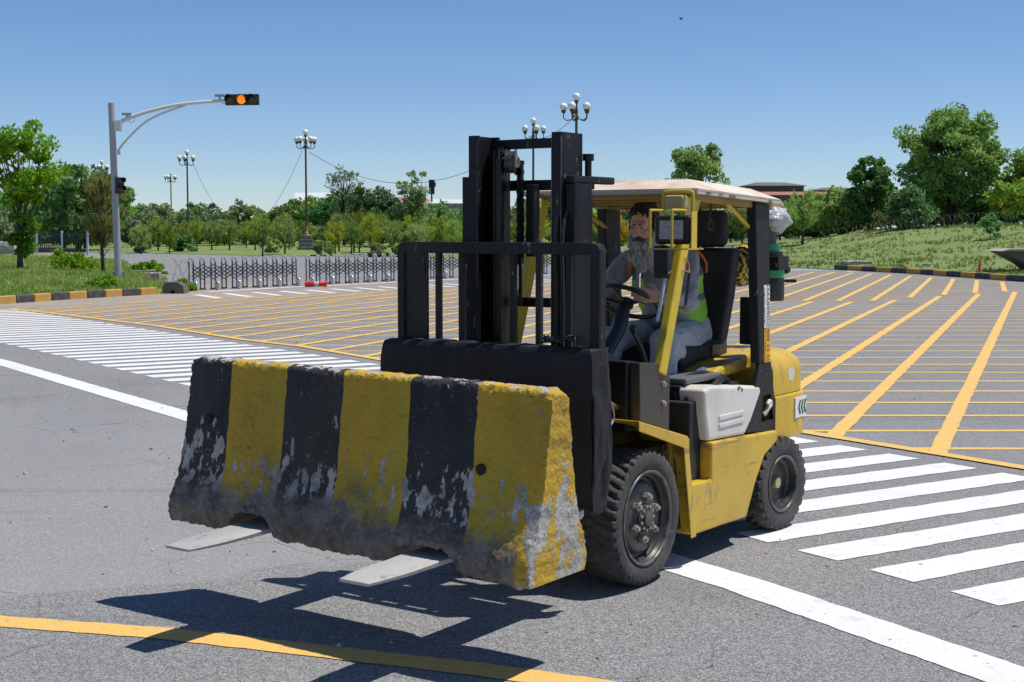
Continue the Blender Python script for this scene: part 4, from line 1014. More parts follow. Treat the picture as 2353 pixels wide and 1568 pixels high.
# dash cowl and floor
mb = MB()
mb.prism([(.04,.86),(.36,.775),(.363,1.11),(.20,1.155),(.03,1.17)], 'x', .44, .50)
cowl_m = M('cowl paint', (.045,.04,.036), .4, layers=[(5,.5,.8,(.06,.055,.045))]); part('cowl_side', mb, cowl_m, T, None, .006)
part('cowl_side', MB().prism([(.04,.86),(.36,.775),(.363,1.11),(.20,1.155),(.03,1.17)], 'x', -.50, -.44), cowl_m, T, None, .006)
mb = MB(); mb.prism([(.0,.80),(.10,.80),(.12,1.168),(.0,1.175)], 'x', -.439, .439); part('dashboard', mb, blacks, T, None, .01)
part('floor', MB().box(-.48,.48,.10,.72,.66,.70).box(-.40,.40,.66,.72,.70,.98), blacks, T, None, .008)
for y, z in ((.285,1.035),(.285,.93)): part('bolt', MB().tube([(.50,y,z),(.51,y,z)], .016, 10).tube([(.51,y,z),(.518,y,z)], .009, 8), boltm, T)
# dirty white engine side cover
mb = MB()
poly = [(.72,.672),(1.19,.652),(1.27,.72),(1.41,.89),(1.39,.925),(.76,.982),(.66,.968),(.68,.82)]
mb.prism(poly, 'x', .30, .556); cov = part('engine_side_cover', mb, white_hood, T, None, .035, 4)
mb = MB()
for z in (.745,.79): mb.box(.5545,.563, .84, 1.16, z-.014, z+.014)
part('vent_rib', mb, white_hood, cov, None, .006)
mb = MB().box(-.45,.50, .60, 1.55, .60, .90); part('engine_bay', mb, M('engine bay black', (.015,.015,.015), .7), T, None, .01)
mb = MB().box(.10,.42,.70,1.15,.985,1.02).box(-.1,.35,.72,.98,.92,1.0); part('battery', mb, M('grey tray', (.12,.12,.125), .5), T, None, .01)
mb = MB().tube([(.44,1.0,.95),(.42,1.15,.99),(.40,1.28,.95),(.42,1.36,.93)], .022, 8).tube([(.30,.8,1.0),(.36,1.0,1.03),(.34,1.25,1.0)], .012, 6).box(.38,.46,1.2,1.3,.92,.96)
part('hose', mb, plastic_blk, T)
part('plastic_bottle', MB().tube([(.30,1.05,1.0),(.30,1.12,1.0),(.30,1.27,1.0),(.30,1.33,1.0),(.30,1.37,1.0)], [.02,.05,.052,.03,.012], 14), M('bluish plastic', (.10,.14,.20), .2), T)
# counterweight
def rounded_cw(name, z0, z1, y0, y1, hw, cr, topr, off_=0):
    mb = MB(); outline = []
    outline += [(-hw, y0), (hw, y0)]
    for i in range(9):
        a = i/8*math.pi/2; outline.append((hw-cr+cr*math.cos(a), y1-cr*.9+cr*.9*math.sin(a)))
    for i in range(9):
        a = math.pi/2+i/8*math.pi/2; outline.append((-hw+cr+cr*math.cos(a), y1-cr*.9+cr*.9*math.sin(a)))
    rings = []
    zs = [(z0, 0)] + [(z1-topr+topr*math.sin(i/6*math.pi/2), topr*(1-math.cos(i/6*math.pi/2))) for i in range(7)]
    k = len(outline); cx, cy = 0, (y0+y1)/2
    for z, ins in zs:
        for x, y in outline:
            fx = (hw-ins)/hw; fy = ((y1-y0)/2-ins)/((y1-y0)/2); mb.v.append(Vector((cx+(x-cx)*fx, (y0 + (y-y0)*(1-ins/(y1-y0))), z)))
    for r in range(len(zs)-1):
        for j in range(k): mb.f.append([r*k+j, r*k+(j+1) % k, (r+1)*k+(j+1) % k, (r+1)*k+j]); mb.m.append(0)
    mb.f.append([(len(zs)-1)*k+j for j in range(k)]); mb.m.append(0); mb.f.append(list(range(k))[::-1]); mb.m.append(0)
    return mb
cw = part('counterweight', rounded_cw('cw', .56, .835, 1.62, 2.26, .555, .30, .015), yellow, T, 50, .006)
part('counterweight_top', rounded_cw('cw', .84, 1.10, 1.60, 2.24, .545, .30, .13), yellow, cw, 50)
part('counterweight_foot', MB().box(-.40,.40,1.9,2.15,.28,.56), M('cw foot', (.16,.15,.14), .7), cw, None, .03)
part('rear_hood', MB().prism([(1.10,.98),(1.10,1.03),(1.25,1.06),(1.72,1.115),(1.72,1.0)], 'x', -.45, .40), yellow, T, None, .02)
pts = [(1.87+.05*math.cos(i/14*6.283)*(1+.2*math.sin(i*1.4)), .955+.045*math.sin(i/14*6.283)*(1+.15*math.cos(i*2.1))) for i in range(14)]
part('bare_patch', MB().prism(pts, 'x', .5448, .5462), white_hood, cw, None)
# chevron label wrapped on the curved side of the lower weight: built on the tangent panel
lab = MB(); lm = Matrix.Translation((.5535,2.0,.735)) @ Matrix.Rotation(R(4), 4, 'Z')
lab.mi = 0; lab.box(-.004,.004,-.10,.10,-.065,.065, lm); lab.mi = 1
for k in range(3):
    o = -.055+k*.05
    for s in (-1,1): lab.add([(.0055,o,0),(.0055,o+.028,0),(.0055,o+.058,s*.045),(.0055,o+.030,s*.045)], [[0,1,2,3]], lm)
part('chevron_label', lab, [stk_w, ink_g], cw, None)

# overhead guard
guard = part('roof', MB(), roof_m, T)
mb = MB()
F, Bk, Hh = .50, 1.93, .585
def zr_(y): return 2.090 - .062*(y-.5)/1.43
y1, y2 = .74, 1.55
vs = [(-Hh,F,zr_(F)-.003),(Hh,F,zr_(F)-.003),(.40,y1,2.146),(-.40,y1,2.146),(.40,y2,2.110),(-.40,y2,2.110),(Hh,Bk-.35,2.042),(-Hh,Bk-.35,2.042),(.45,Bk,2.018),(-.45,Bk,2.018)]
fs = [[0,1,2,3],[1,6,4,2],[0,3,5,7],[3,2,4,5],[5,4,8,9],[4,6,8],[5,9,7]]
mb.add(vs, fs); bpy.data.objects.remove(guard); guard = part('roof', mb, roof_m, T, None); sm = guard.modifiers.new('s', 'SOLIDIFY'); sm.thickness = .012; sm.offset = -1
mb = MB(); mb.bar((-.57,F+.01,2.068),(.57,F+.01,2.068),.02,.016); mb.bar((.572,F,2.066),(.572,1.60,2.026),.02,.018); mb.bar((-.572,F,2.066),(-.572,1.60,2.026),.02,.018)
part('roof_edge_frame', mb, M('chalky frame', (.50,.46,.38), .6, layers=[(12,.5,.62,(.12,.1,.08))]), guard, None)
mb = MB()
for x in (-.5,.5): mb.bar((x,.56,2.05),(x,1.58,2.005),.06,.05)
for y in (.60,.85,1.1,1.35,1.56): mb.bar((-.5,y,2.052-.045*(y-.56)),(.5,y,2.052-.045*(y-.56)),.05,.03)
part('roof_under_frame', mb, M('brown yellow under frame', (.40,.27,.05), .6, layers=[(4,.4,.7,(.20,.14,.05))]), guard, None, .004)  # under frame in a darker, browner yellow than the posts
for s in (1,-1):
    mb = MB(); mb.bar((.490*s,.262,1.09),(.490*s,.60,2.04),.048,.082,(0,1,0)); part('front_post', mb, yellow_post, T, None, .008)
    part('post_top_bracket', MB().prism([(.46,1.93),(.60,1.93),(.66,2.04),(.50,2.04)], 'x', min(.517*s,.527*s), max(.517*s,.527*s)), yellow_post, T, None, .003)
    mb = MB(); mb.prism([(1.365,2.02),(1.50,2.015),(1.57,.95),(1.66,.613),(1.215,.655),(1.30,.80),(1.44,1.0)], 'x', min(.50*s,.548*s), max(.50*s,.548*s)) if False else None
    # rear post with a triangular foot and a window cut in it, in four pieces butted together
    x0, x1 = min(.49*s,.55*s), max(.49*s,.55*s)
    mb.prism([(1.30,2.025),(1.50,2.015),(1.545,1.06),(1.385,1.06)], 'x', x0, x1)
    part('rear_post', mb, blacks, T, None, .008)
    mb = MB(); x2, x3 = min(.528*s,.552*s), max(.528*s,.552*s)
    mb.prism([(1.385,1.06),(1.545,1.06),(1.60,.86),(1.44,.86),(1.30,.86)], 'x', x2, x3)
    mb.prism([(1.30,.86),(1.44,.86),(1.42,.70),(1.42,.648),(1.215,.66),(1.245,.72)], 'x', x2, x3)
    mb.prism([(1.55,.86),(1.60,.86),(1.66,.612),(1.60,.615),(1.60,.70)], 'x', x2, x3)
    mb.prism([(1.42,.70),(1.60,.70),(1.60,.615),(1.42,.648)], 'x', x2, x3)
    part('rear_post_foot', mb, blacks, T, None)
for s in (1,-1): part('roof_brace', MB().tube([(.50*s,.98,2.03),(.50*s,1.34,1.87)], .012, 8), yellow_post, T)
part('rope_loop', MB().tube(smooth_pts([Vector(p) for p in [(.38,1.05,2.03),(.38,1.06,1.97),(.375,1.05,1.93),(.38,1.08,1.90),(.39,1.085,1.87),(.385,1.06,1.86),(.375,1.04,1.885),(.38,1.055,1.93)]]), .006, 6), wire_m, T)
part('white_hook', MB().tube(smooth_pts([Vector(p) for p in [(.545,1.47,.74),(.56,1.50,.78),(.56,1.53,.80),(.56,1.52,.82),(.56,1.49,.80)]]), [.014]*25, 8), white_hood, T, 180)
# stickers with phone numbers on the rear post, reading upwards
def text(name, body, size, parent, M4, mat, mirror=False):
    c = bpy.data.curves.new(name, 'FONT'); c.body = body; c.size = size; c.extrude = .0004; c.align_x = 'LEFT'; c.align_y = 'CENTER'
    o = bpy.data.objects.new('tmp', c); COL.objects.link(o); dg = bpy.context.evaluated_depsgraph_get(); me = bpy.data.meshes.new_from_object(o.evaluated_get(dg)); bpy.data.objects.remove(o)
    me.materials.clear(); me.materials.append(mat); me.transform(M4); me.name = name
    q = bpy.data.objects.new(name, me); COL.objects.link(q); q.parent = parent; return q
def upmat(x, y, z, lean=.045):                        # text runs up the post, letters' tops towards the front
    d = Vector((0, -lean, 1)).normalized(); u = Vector((0, -1, -lean)).normalized(); n_ = Vector((1,0,0))
    return Matrix(((d.x,u.x,n_.x,x),(d.y,u.y,n_.y,y),(d.z,u.z,n_.z,z),(0,0,0,1)))
def sticker(name, y, z0, z1, w, mat):
    mb = MB(); sl = -.045
    mb.prism([(y-w+ -sl*0, z0),(y, z0),(y+sl*(z1-z0), z1),(y-w+sl*(z1-z0), z1)], 'x', .5502, .5512); return part(name, mb, mat, T, None)
s1 = sticker('white_phone_sticker', 1.528, 1.27, 1.53, .082, stk_w); s2 = sticker('orange_phone_sticker', 1.543, 1.0, 1.265, .082, stk_y)
text('lettering', '8889995', .056, s1, upmat(.5514,1.503,1.345), ink); text('lettering', '0344-', .034, s1, upmat(.5514,1.517,1.275), ink); text('lettering', '0343-', .034, s1, upmat(.5514,1.488,1.275), ink)
text('lettering', '22 52 888', .050, s2, upmat(.5514,1.513,1.058), ink); text('lettering', '0301', .022, s2, upmat(.5514,1.526,1.005), ink); text('lettering', '0300', .022, s2, upmat(.5514,1.505,1.005), ink)
mb = MB()
for (yy, za, zb_) in ((1.455,1.29,1.51),(1.478,1.03,1.25)):
    z = za
    while z < zb_: l_ = random.uniform(.006,.018); mb.box(.5513,.5517, yy-random.uniform(.003,.009)-.045*(z-za), yy+.003-.045*(z-za), z, z+l_); z += l_+random.uniform(.003,.006)
part('script_line', mb, ink, s1, None)
part('toolbox_plate', MB().box(.36,.47,1.50,1.56,1.16,1.45), blacks, T, None, .006)
# air intake: pre-cleaner in a plastic bag, canister, striped hose
cx, cy = .28, 2.12
af = part('air_filter', MB().lathe([(.0,1.40),(.085,1.40),(.09,1.42),(.09,1.52),(.10,1.525),(.10,1.535),(.088,1.54),(.088,1.66),(.08,1.67),(.08,1.72),(.0,1.72)], Matrix.Translation((cx,cy,0)), 28), plastic_blk, T)
part('clamp', MB().box(cx-.10,cx+.10,cy-.105,cy+.06,1.60,1.69).cyl((cx+.09,cy+.03,1.53),(cx+.16,cy+.05,1.53),.012,8).cyl((cx+.06,cy+.07,1.60),(cx+.06,cy+.12,1.60),.03,8), blacks, af, None, .004)
part('green_tape_wrap', MB().lathe([(.066,1.715),(.066,1.77),(.0,1.77)], Matrix.Translation((cx-.01,cy,0)), 24), green_tape, af); part('green_tape_wrap', MB().lathe([(.0905,1.55),(.0905,1.60)], Matrix.Translation((cx-.0,cy,0)), 24), green_tape, af)
part('intake_pipe', MB().lathe([(.045,1.77),(.045,1.83),(.062,1.83),(.062,1.86),(.085,1.87),(.10,1.885),(.10,1.94),(.06,1.97),(.0,1.97)], Matrix.Translation((cx-.01,cy,0)), 24), M('grey pipe', (.10,.10,.105), .5), af)
mb = MB().ell((cx,cy,1.93),(.128,.128,.085), nu=40, nv=24)
for v in mb.v:
    n_ = noise.noise(v*16); n2_ = noise.noise(v*38); v += (v-Vector((cx,cy,1.93)))*(.22*n_+.12*n2_)
    if v.z < 1.87: v.x = cx+(v.x-cx)*1.02; v.z -= .01*abs(n2_)
part('plastic_bag', mb, bagm, af, 180)
hp = smooth_pts([Vector(p) for p in [(cx-.04,cy-.0,1.60),(.15,1.96,1.57),(.18,1.86,1.59),(.20,1.84,1.64),(.21,1.90,1.70),(.24,1.99,1.71)]], 10)
mb = MB().tube(hp, [.072+.006*math.sin(i*2.2) for i in range(len(hp))], 18); part('striped_hose', mb, yellow_hose, af, 180)

# work light, marker lamp, mirror and LED strip on the near front post
lb = part('work_light', MB().box(.42,.64,.31,.40,1.785,1.94), plastic_blk, T, None, .02, 3)
part('light_glass', MB().box(.455,.605,.303,.312,1.81,1.915), glass_lamp, lb, None, .004)
part('light_rim', MB().box(.44,.455,.298,.312,1.80,1.927).box(.605,.62,.298,.312,1.80,1.927).box(.455,.605,.298,.312,1.915,1.927).box(.455,.605,.298,.312,1.798,1.81), plastic_blk, lb, None)
mb = MB()
for x in (.432,.565):
    mb.tube(smooth_pts([Vector(p) for p in [(x,.40,1.965),(x,.27,1.965),(x,.25,1.95),(x,.25,1.80),(x,.25,1.765)]], 5), .008, 8)
mb.box(.41,.665,.245,.42,1.757,1.763); mb.box(.655,.661,.29,.35,1.765,1.96)
part('light_guard', mb, yellow_post, lb, None)
ml = part('marker_lamp', MB().box(.43,.55,.40,.46,1.975,2.05), cream, T, None, .016, 3)
part('lamp_bracket', MB().tube(smooth_pts([Vector(p) for p in [(.415,.43,1.95),(.415,.43,2.045),(.43,.43,2.067),(.57,.43,2.067),(.59,.43,2.045),(.59,.43,1.95)]], 4), .011, 8), yellow_post, ml)
part('marker_lamp', MB().box(-.50,-.40,.40,.46,1.975,2.045), cream, T, None, .016, 3)
part('mirror', MB().box(.385,.475,.37,.385,1.60,1.775), plastic_blk, T, None, .006)
d = Vector((0,.345,.95)).normalized(); mb = MB()
mb.bar(Vector((.452,.30,1.37)), Vector((.452,.385,1.60)), .006, .03, (0,1,0)); ls_ = part('led_strip', mb, M('led strip', (.45,.47,.55), .3), T, None)
mb = MB()
for i in range(6):
    c = Vector((.448,.306,1.385)).lerp(Vector((.448,.378,1.585)), i/5); mb.ell(c, (.005,.012,.012), nu=10, nv=6)
part('led_lens', mb, glass_lamp, ls_, 180)
part('grab_handle', MB().tube(smooth_pts([Vector(p) for p in [(.50,.47,1.63),(.52,.53,1.63),(.52,.53,1.6),(.52,.50,1.47),(.52,.48,1.44),(.50,.43,1.44)]], 4), .009, 8), sig_blk, T)
part('loose_wires', MB().tube(smooth_pts([Vector(p) for p in [(.47,.46,1.74),(.52,.50,1.70),(.52,.53,1.66),(.53,.51,1.63),(.52,.47,1.64),(.47,.40,1.63),(.46,.37,1.60)]], 5), .004, 5), M('red wire', (.5,.15,.10), .5), T)

# seat
seat = part('seat', MB().prism([(.98,1.075),(1.02,1.055),(1.52,1.10),(1.56,1.15),(1.55,1.19),(1.30,1.165),(1.05,1.17),(.97,1.13)], 'x', -.27, .24), fabric_blk, T, None, .04, 4)
mb = MB().prism([(1.50,1.15),(1.62,1.13),(1.74,1.45),(1.80,1.72),(1.76,1.75),(1.69,1.73),(1.62,1.45)], 'x', -.26, .22); part('backrest', mb, fabric_blk, seat, None, .045, 4)
hd = part('headrest', MB().box(-.17,.15,1.69,1.79,1.75,1.985), fabric_blk, seat, None, .045, 5)
part('headrest_stem', MB().cyl((-.06,1.75,1.70),(-.06,1.75,1.80),.008).cyl((.04,1.75,1.70),(.04,1.75,1.80),.008), boltm, hd)
mb = MB().box(-.2,.2,1.05,1.5,1.0,1.06).bar((.2,1.0,.98),(.2,1.5,1.06),.02,.03).box(.22,.25,1.36,1.56,1.09,1.16); part('seat_slide', mb, plastic_blk, seat, None, .004)

# steering column, wheel, lever
wc = Vector((-.03,.80,1.44)); wn_ = Vector((0,.52,.85)).normalized(); wx = Vector((1,0,0)); wy = wn_.cross(wx).normalized()
ring = [wc + wx*.19*math.cos(a) + wy*.19*math.sin(a) for a in [i/40*2*math.pi for i in range(40)]]
sw = part('steering_wheel', MB().tube(ring, .014, 12, closed=True), plastic_blk, T, 180)
mb = MB()
for a in (-.3, math.pi+.3, -1.57): mb.tube([wc-wn_*.02, wc + (wx*math.cos(a)+wy*math.sin(a))*.185], .011, 8)
mb.cyl(wc-wn_*.03, wc+wn_*.01, .045, 20); part('spokes', mb, plastic_blk, sw)
part('steering_column', MB().tube([wc-wn_*.02, wc-wn_*.12, wc-wn_*.20, Vector((-.03,.50,1.10)), Vector((-.03,.42,.90))], [.03,.045,.042,.04,.04], 14), plastic_blk, T)
part('lever', MB().tube([(.12,.62,1.28),(.13,.70,1.18),(.14,.76,1.03)], [.014,.014,.02], 8).ell((.12,.615,1.30),.022), plastic_blk, T)
part('instrument_binnacle', MB().box(-.25,.18,.20,.32,1.10,1.20), plastic_blk, T, None, .03, 3)

# ---------------------------------------------------------------- mast
mast = part('mast_outer_rails', MB(), blacks, T)
bpy.data.objects.remove(mast)
def rail(s, x_out, w, y0, y1, z0, z1, fl=.022):
    """C-channel standing on its long axis: web on the outside, flanges front and rear, open inwards"""
    mb = MB(); xo = x_out*s; xi = (x_out-w)*s
    a, b_ = min(xo, xo-fl*s), max(xo, xo-fl*s); mb.box(a, b_, y0+fl, y1-fl, z0, z1)
    a, b_ = min(xo, xi), max(xo, xi); mb.box(a, b_, y0, y0+fl, z0, z1); mb.box(a, b_, y1-fl, y1, z0, z1); return mb
mb = MB()
outer = part('outer_mast_rail', rail(1, .352, .06, -.37, -.21, .12, 2.095), blacks, T, None, .003)
part('outer_mast_rail', rail(-1, .356, .06, -.37, -.21, .12, 2.14), blacks, T, None, .003)
part('inner_mast_rail', rail(1, .288, .06, -.40, -.20, .30, 2.352), blacks, T, None, .003)
part('inner_mast_rail', rail(-1, .292, .062, -.40, -.20, .30, 2.352), blacks, T, None, .003)
part('inner_web', MB().box(.205,.228,-.30,-.17,.3,2.345).box(-.19,-.165,-.30,-.20,.3,2.30), grease, T, None)
part('mast_crossbar', MB().box(-.228,.226,-.245,-.205,2.285,2.335), blacks, T, None, .003)
part('mast_crossbar', MB().box(-.30,.30,-.14,-.10,2.07,2.125), blacks, T, None, .003)
part('mast_crossbar', MB().box(-.30,.30,-.12,-.08,1.45,1.50), blacks, T, None, .003); part('mast_crossbar', MB().box(-.30,.30,-.14,-.09,.55,.75), blacks, T, None, .003)
part('cylinder_bracket', MB().box(.292,.345,-.375,.03,2.097,2.135), blacks, T, None, .008)
for s in (1,-1):
    part('lift_cylinder', MB().cyl((.300*s,-.165,.3),(.300*s,-.165,2.04),.024,20).cyl((.300*s,-.165,2.04),(.300*s,-.165,2.25),.018,16).cyl((.300*s,-.165,2.215),(.300*s,-.165,2.25),.030,16), grease, T)
    part('roller', MB().cyl((.293*s,-.30,1.99),(.31*s,-.30,1.99),.04,24), rim_m, T)
worn = M('worn steel and edge highlight', (.16,.155,.15), .4, .5, layers=[(9,.42,.6,(.02,.02,.02),(1,1,.25))])
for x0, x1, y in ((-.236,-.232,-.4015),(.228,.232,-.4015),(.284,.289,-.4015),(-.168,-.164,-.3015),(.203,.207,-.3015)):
    part('worn_edge_highlight', MB().box(x0, x1, y-.001, y+.004, .6, 2.33 if y < -.35 else 2.28), worn, T, None)  # pale strips paint in the rail edge highlights, together with worn steel
part('side_plate', MB().box(.30,.352,-.378,-.372,1.05,2.09), blacks, T, None, .004)
def chain(x, y, z0, z1):
    mb = MB(); z = z0; i = 0
    while z < z1:
        h = .022 if i % 2 else .03; mb.box(x-.014-(.004 if i % 2 else 0), x+.014+(.004 if i % 2 else 0), y-.012, y+.012, z, z+h); z += h*.95; i += 1
    return mb
pu = part('chain_pulley', MB().lathe([(.03,-.028),(.068,-.028),(.068,-.02),(.058,-.018),(.058,.018),(.068,.02),(.068,.028),(.03,.028)], Matrix.Translation((-.11,-.27,2.215)) @ Matrix.Rotation(.5,4,'Z') @ RX, 32), rim_m, T)
part('pulley_pin', MB().cyl((-.15,-.27,2.215),(-.07,-.27,2.215),.03,16), boltm, pu)
part('lift_chain', chain(-.135,-.335,.55,2.22), grease, T, None); part('lift_chain', chain(-.083,-.225,1.68,2.22), grease, T, None)
part('chain_anchor', MB().box(-.065,-.015,-.20,-.14,1.72,2.10).cyl((-.083,-.225,1.46),(-.083,-.225,1.72),.011,10), blacks, T, None, .004)
part('centre_cylinder', MB().cyl((-.235,-.24,.4),(-.235,-.24,2.28),.03,16), grease, T)
part('hydraulic_hose', MB().tube(smooth_pts([Vector(p) for p in [(.235,-.33,1.30),(.235,-.34,1.5),(.24,-.35,1.76),(.23,-.3,1.95)]], 6), .011, 8), wire_m, T)
# tilt cylinders
for s in (1,-1):
    d0, d1 = Vector((.36*s,.12,.905)), Vector((.40*s,-.24,.985))
    tc_ = part('tilt_cylinder', MB().cyl(Vector((.36*s,.35,.86)), d0, .052, 20).cyl(d0, d0.lerp(d1,.08), .058, 20), M('cylinder grey', (.14,.13,.12), .5) if s == 1 else rim_m, T)
    part('tilt_rod', MB().cyl(d0, d1, .020, 14), M('chrome rod', (.6,.5,.2), .2, .8) if s == 1 else boltm, tc_)
    part('clevis', MB().box(d1.x-.03,d1.x+.03,d1.y-.04,d1.y+.04,d1.z-.045,d1.z+.06), boltm, tc_, None, .012)
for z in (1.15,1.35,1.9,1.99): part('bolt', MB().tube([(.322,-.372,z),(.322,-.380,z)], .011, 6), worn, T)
for x, dz in ((.31,0),(.27,.02)): part('hydraulic_hose', MB().tube(smooth_pts([Vector(p) for p in [(x,-.415,1.25),(x+.004,-.418,1.5+dz),(x-.003,-.416,1.75),(x,-.40,1.92+dz),(x,-.30,2.02)]], 6), .009, 8), wire_m, T, 180)
part('tie_wire', MB().tube(smooth_pts([Vector(p) for p in [(.60,-.50,1.16),(.63,-.52,1.08),(.62,-.45,1.0),(.60,-.40,.93),(.62,-.50,.88),(.64,-.6,.84),(.62,-.66,.83)]], 6), .006, 6), M('grey wire', (.25,.25,.27), .4), T, 180)

# carriage, load backrest
car = part('carriage', MB().box(-.55,.55,-.55,-.47,.50,.60).box(-.55,.55,-.55,-.47,.95,1.05).box(-.27,-.17,-.46,-.35,.5,1.1).box(.17,.27,-.46,-.35,.5,1.1), blacks, T, None, .006)
mb = MB()
br = []
zt = 1.80
outl = [(.64,.585),(.64,zt-.03),(.625,zt-.008),(.60,zt),(-.57,zt),(-.595,zt-.008),(-.61,zt-.03),(-.61,1.25),(-.565,1.25),(-.565,zt-.058),(.586,zt-.058),(.586,.585)]
mb.prism(outl, 'y', -.605, -.595)
mb.prism([(.64,.60),(.64,zt-.03),(.625,zt-.008),(.60,zt),(-.57,zt),(-.595,zt-.008),(-.61,zt-.03),(-.61,1.25),(-.602,1.25),(-.602,zt-.034),(-.59,zt-.016),(-.57,zt-.008),(.60,zt-.008),(.617,zt-.016),(.632,zt-.034),(.632,.60)], 'y', -.595, -.545)
bk = part('load_backrest', mb, blacks, T, None, .003)
part('backrest_bar', MB().box(-.566,-.433,-.594,-.56,1.05,zt-.055), blacks, bk, None)
for x0, x1 in ((-.366,-.336),(-.215,-.18),(.105,.139),(.262,.293),(.44,.47)): part('backrest_bar', MB().box(x0,x1,-.594,-.565,1.05,zt-.055), blacks, bk, None, .004)
part('backrest_panel', MB().box(.495,.585,-.585,-.578,1.30,zt-.06), M('olive black panel', (.05,.05,.047), .5), bk, None)
# padded tarpaulin cover over the carriage
mb = MB(); nx = 60; ny_ = [(-.60,1.298),(-.655,1.290),(-.672,1.27),(-.674,1.2),(-.676,1.0),(-.674,.8),(-.67,.6),(-.665,.52),(-.60,.50)]
for i in range(nx+1):
    x = -.665 + 1.305*i/nx
    for j, (y, z) in enumerate(ny_):
        n_ = noise.noise(Vector((x*6, z*5, 1))); n3 = noise.noise(Vector((x*22, z*9, 4)))
        dz = .0 if x < .585 else 0; mb.v.append(Vector((x+(.01*n_ if 0 < i < nx else .02*n3), y-.010*n_-.004*n3, z-.008*n3*(j < 3)-.012*max(0, abs(x)-.6)*10)))
k = len(ny_)
for i in range(nx):
    for j in range(k-1): mb.f.append([i*k+j, (i+1)*k+j, (i+1)*k+j+1, i*k+j+1]); mb.m.append(0)
mb.f.append([j for j in range(k)]); mb.m.append(0); mb.f.append([nx*k+j for j in range(k)][::-1]); mb.m.append(0)
tp = part('tarpaulin_cover', mb, tarpm, car, 40); 
mb = MB(); ns = 14; rows = []
for j in range(24):
    z = 1.295-.80*j/23
    for i in range(ns+1):
        y = -.675+.16*i/ns; fold = .012*noise.noise(Vector((y*30, z*4, 7)))+.014*noise.noise(Vector((y*12, z*11, 2)))
        mb.v.append(Vector((.645+fold+.015*math.sin(z*9), y, z-.02*noise.noise(Vector((y*9, 0, 3)))*(j/23))))
for j in range(23):
    for i in range(ns): a = j*(ns+1)+i; mb.f.append([a, a+1, a+ns+2, a+ns+1]); mb.m.append(0)
q = part('tarpaulin_side_flap', mb, tarpm, tp, 60); sm = q.modifiers.new('s', 'SOLIDIFY'); sm.thickness = .006
mb = MB()
for i in range(5):
    pts = []
    for j in range(10): pts.append(Vector((.33+j*.018+random.uniform(-.01,.01), -.62+random.uniform(-.03,.03), 1.315+random.uniform(0,.035))))
    mb.tube(smooth_pts(pts, 3), .006, 5)
part('rope_bundle', mb, wire_m, tp, 180)
# forks
for s, xa, xb in ((1,.335,.55),(-1,-.70,-.49)):
    mb = MB(); xm = (xa+xb)/2; w = (xb-xa)/2; P = [(-.56,1.0,w,.05,.0)]
    ys = np.linspace(-.60, -2.16, 40); vs = []; fs = []
    for i, y in enumerate(ys):
        f = i/39; zt_ = .505-.045*f; th = .048-.036*f; ww = w*(1 if f < .86 else (1-.28*((f-.86)/.14)**1.5))
        e = .0025*noise.noise(Vector((y*9, xm, 0)))
        vs += [(xm-ww, y, zt_-th*.15+e), (xm-ww+.006, y, zt_+e), (xm+ww-.006, y, zt_+e), (xm+ww, y, zt_-th*.15+e), (xm+ww-.004, y, zt_-th), (xm-ww+.004, y, zt_-th)]
    for i in range(39):
        for j in range(6): fs.append([i*6+j, i*6+(j+1) % 6, (i+1)*6+(j+1) % 6, (i+1)*6+j])
    fs.append([39*6+j for j in range(6)]); fs.append([j for j in range(6)][::-1]); mb.add(vs, fs)
    mb.box(xm-w*.8, xm+w*.8, -.605, -.56, .46, 1.05)
    part('fork', mb, steel, T, 30)

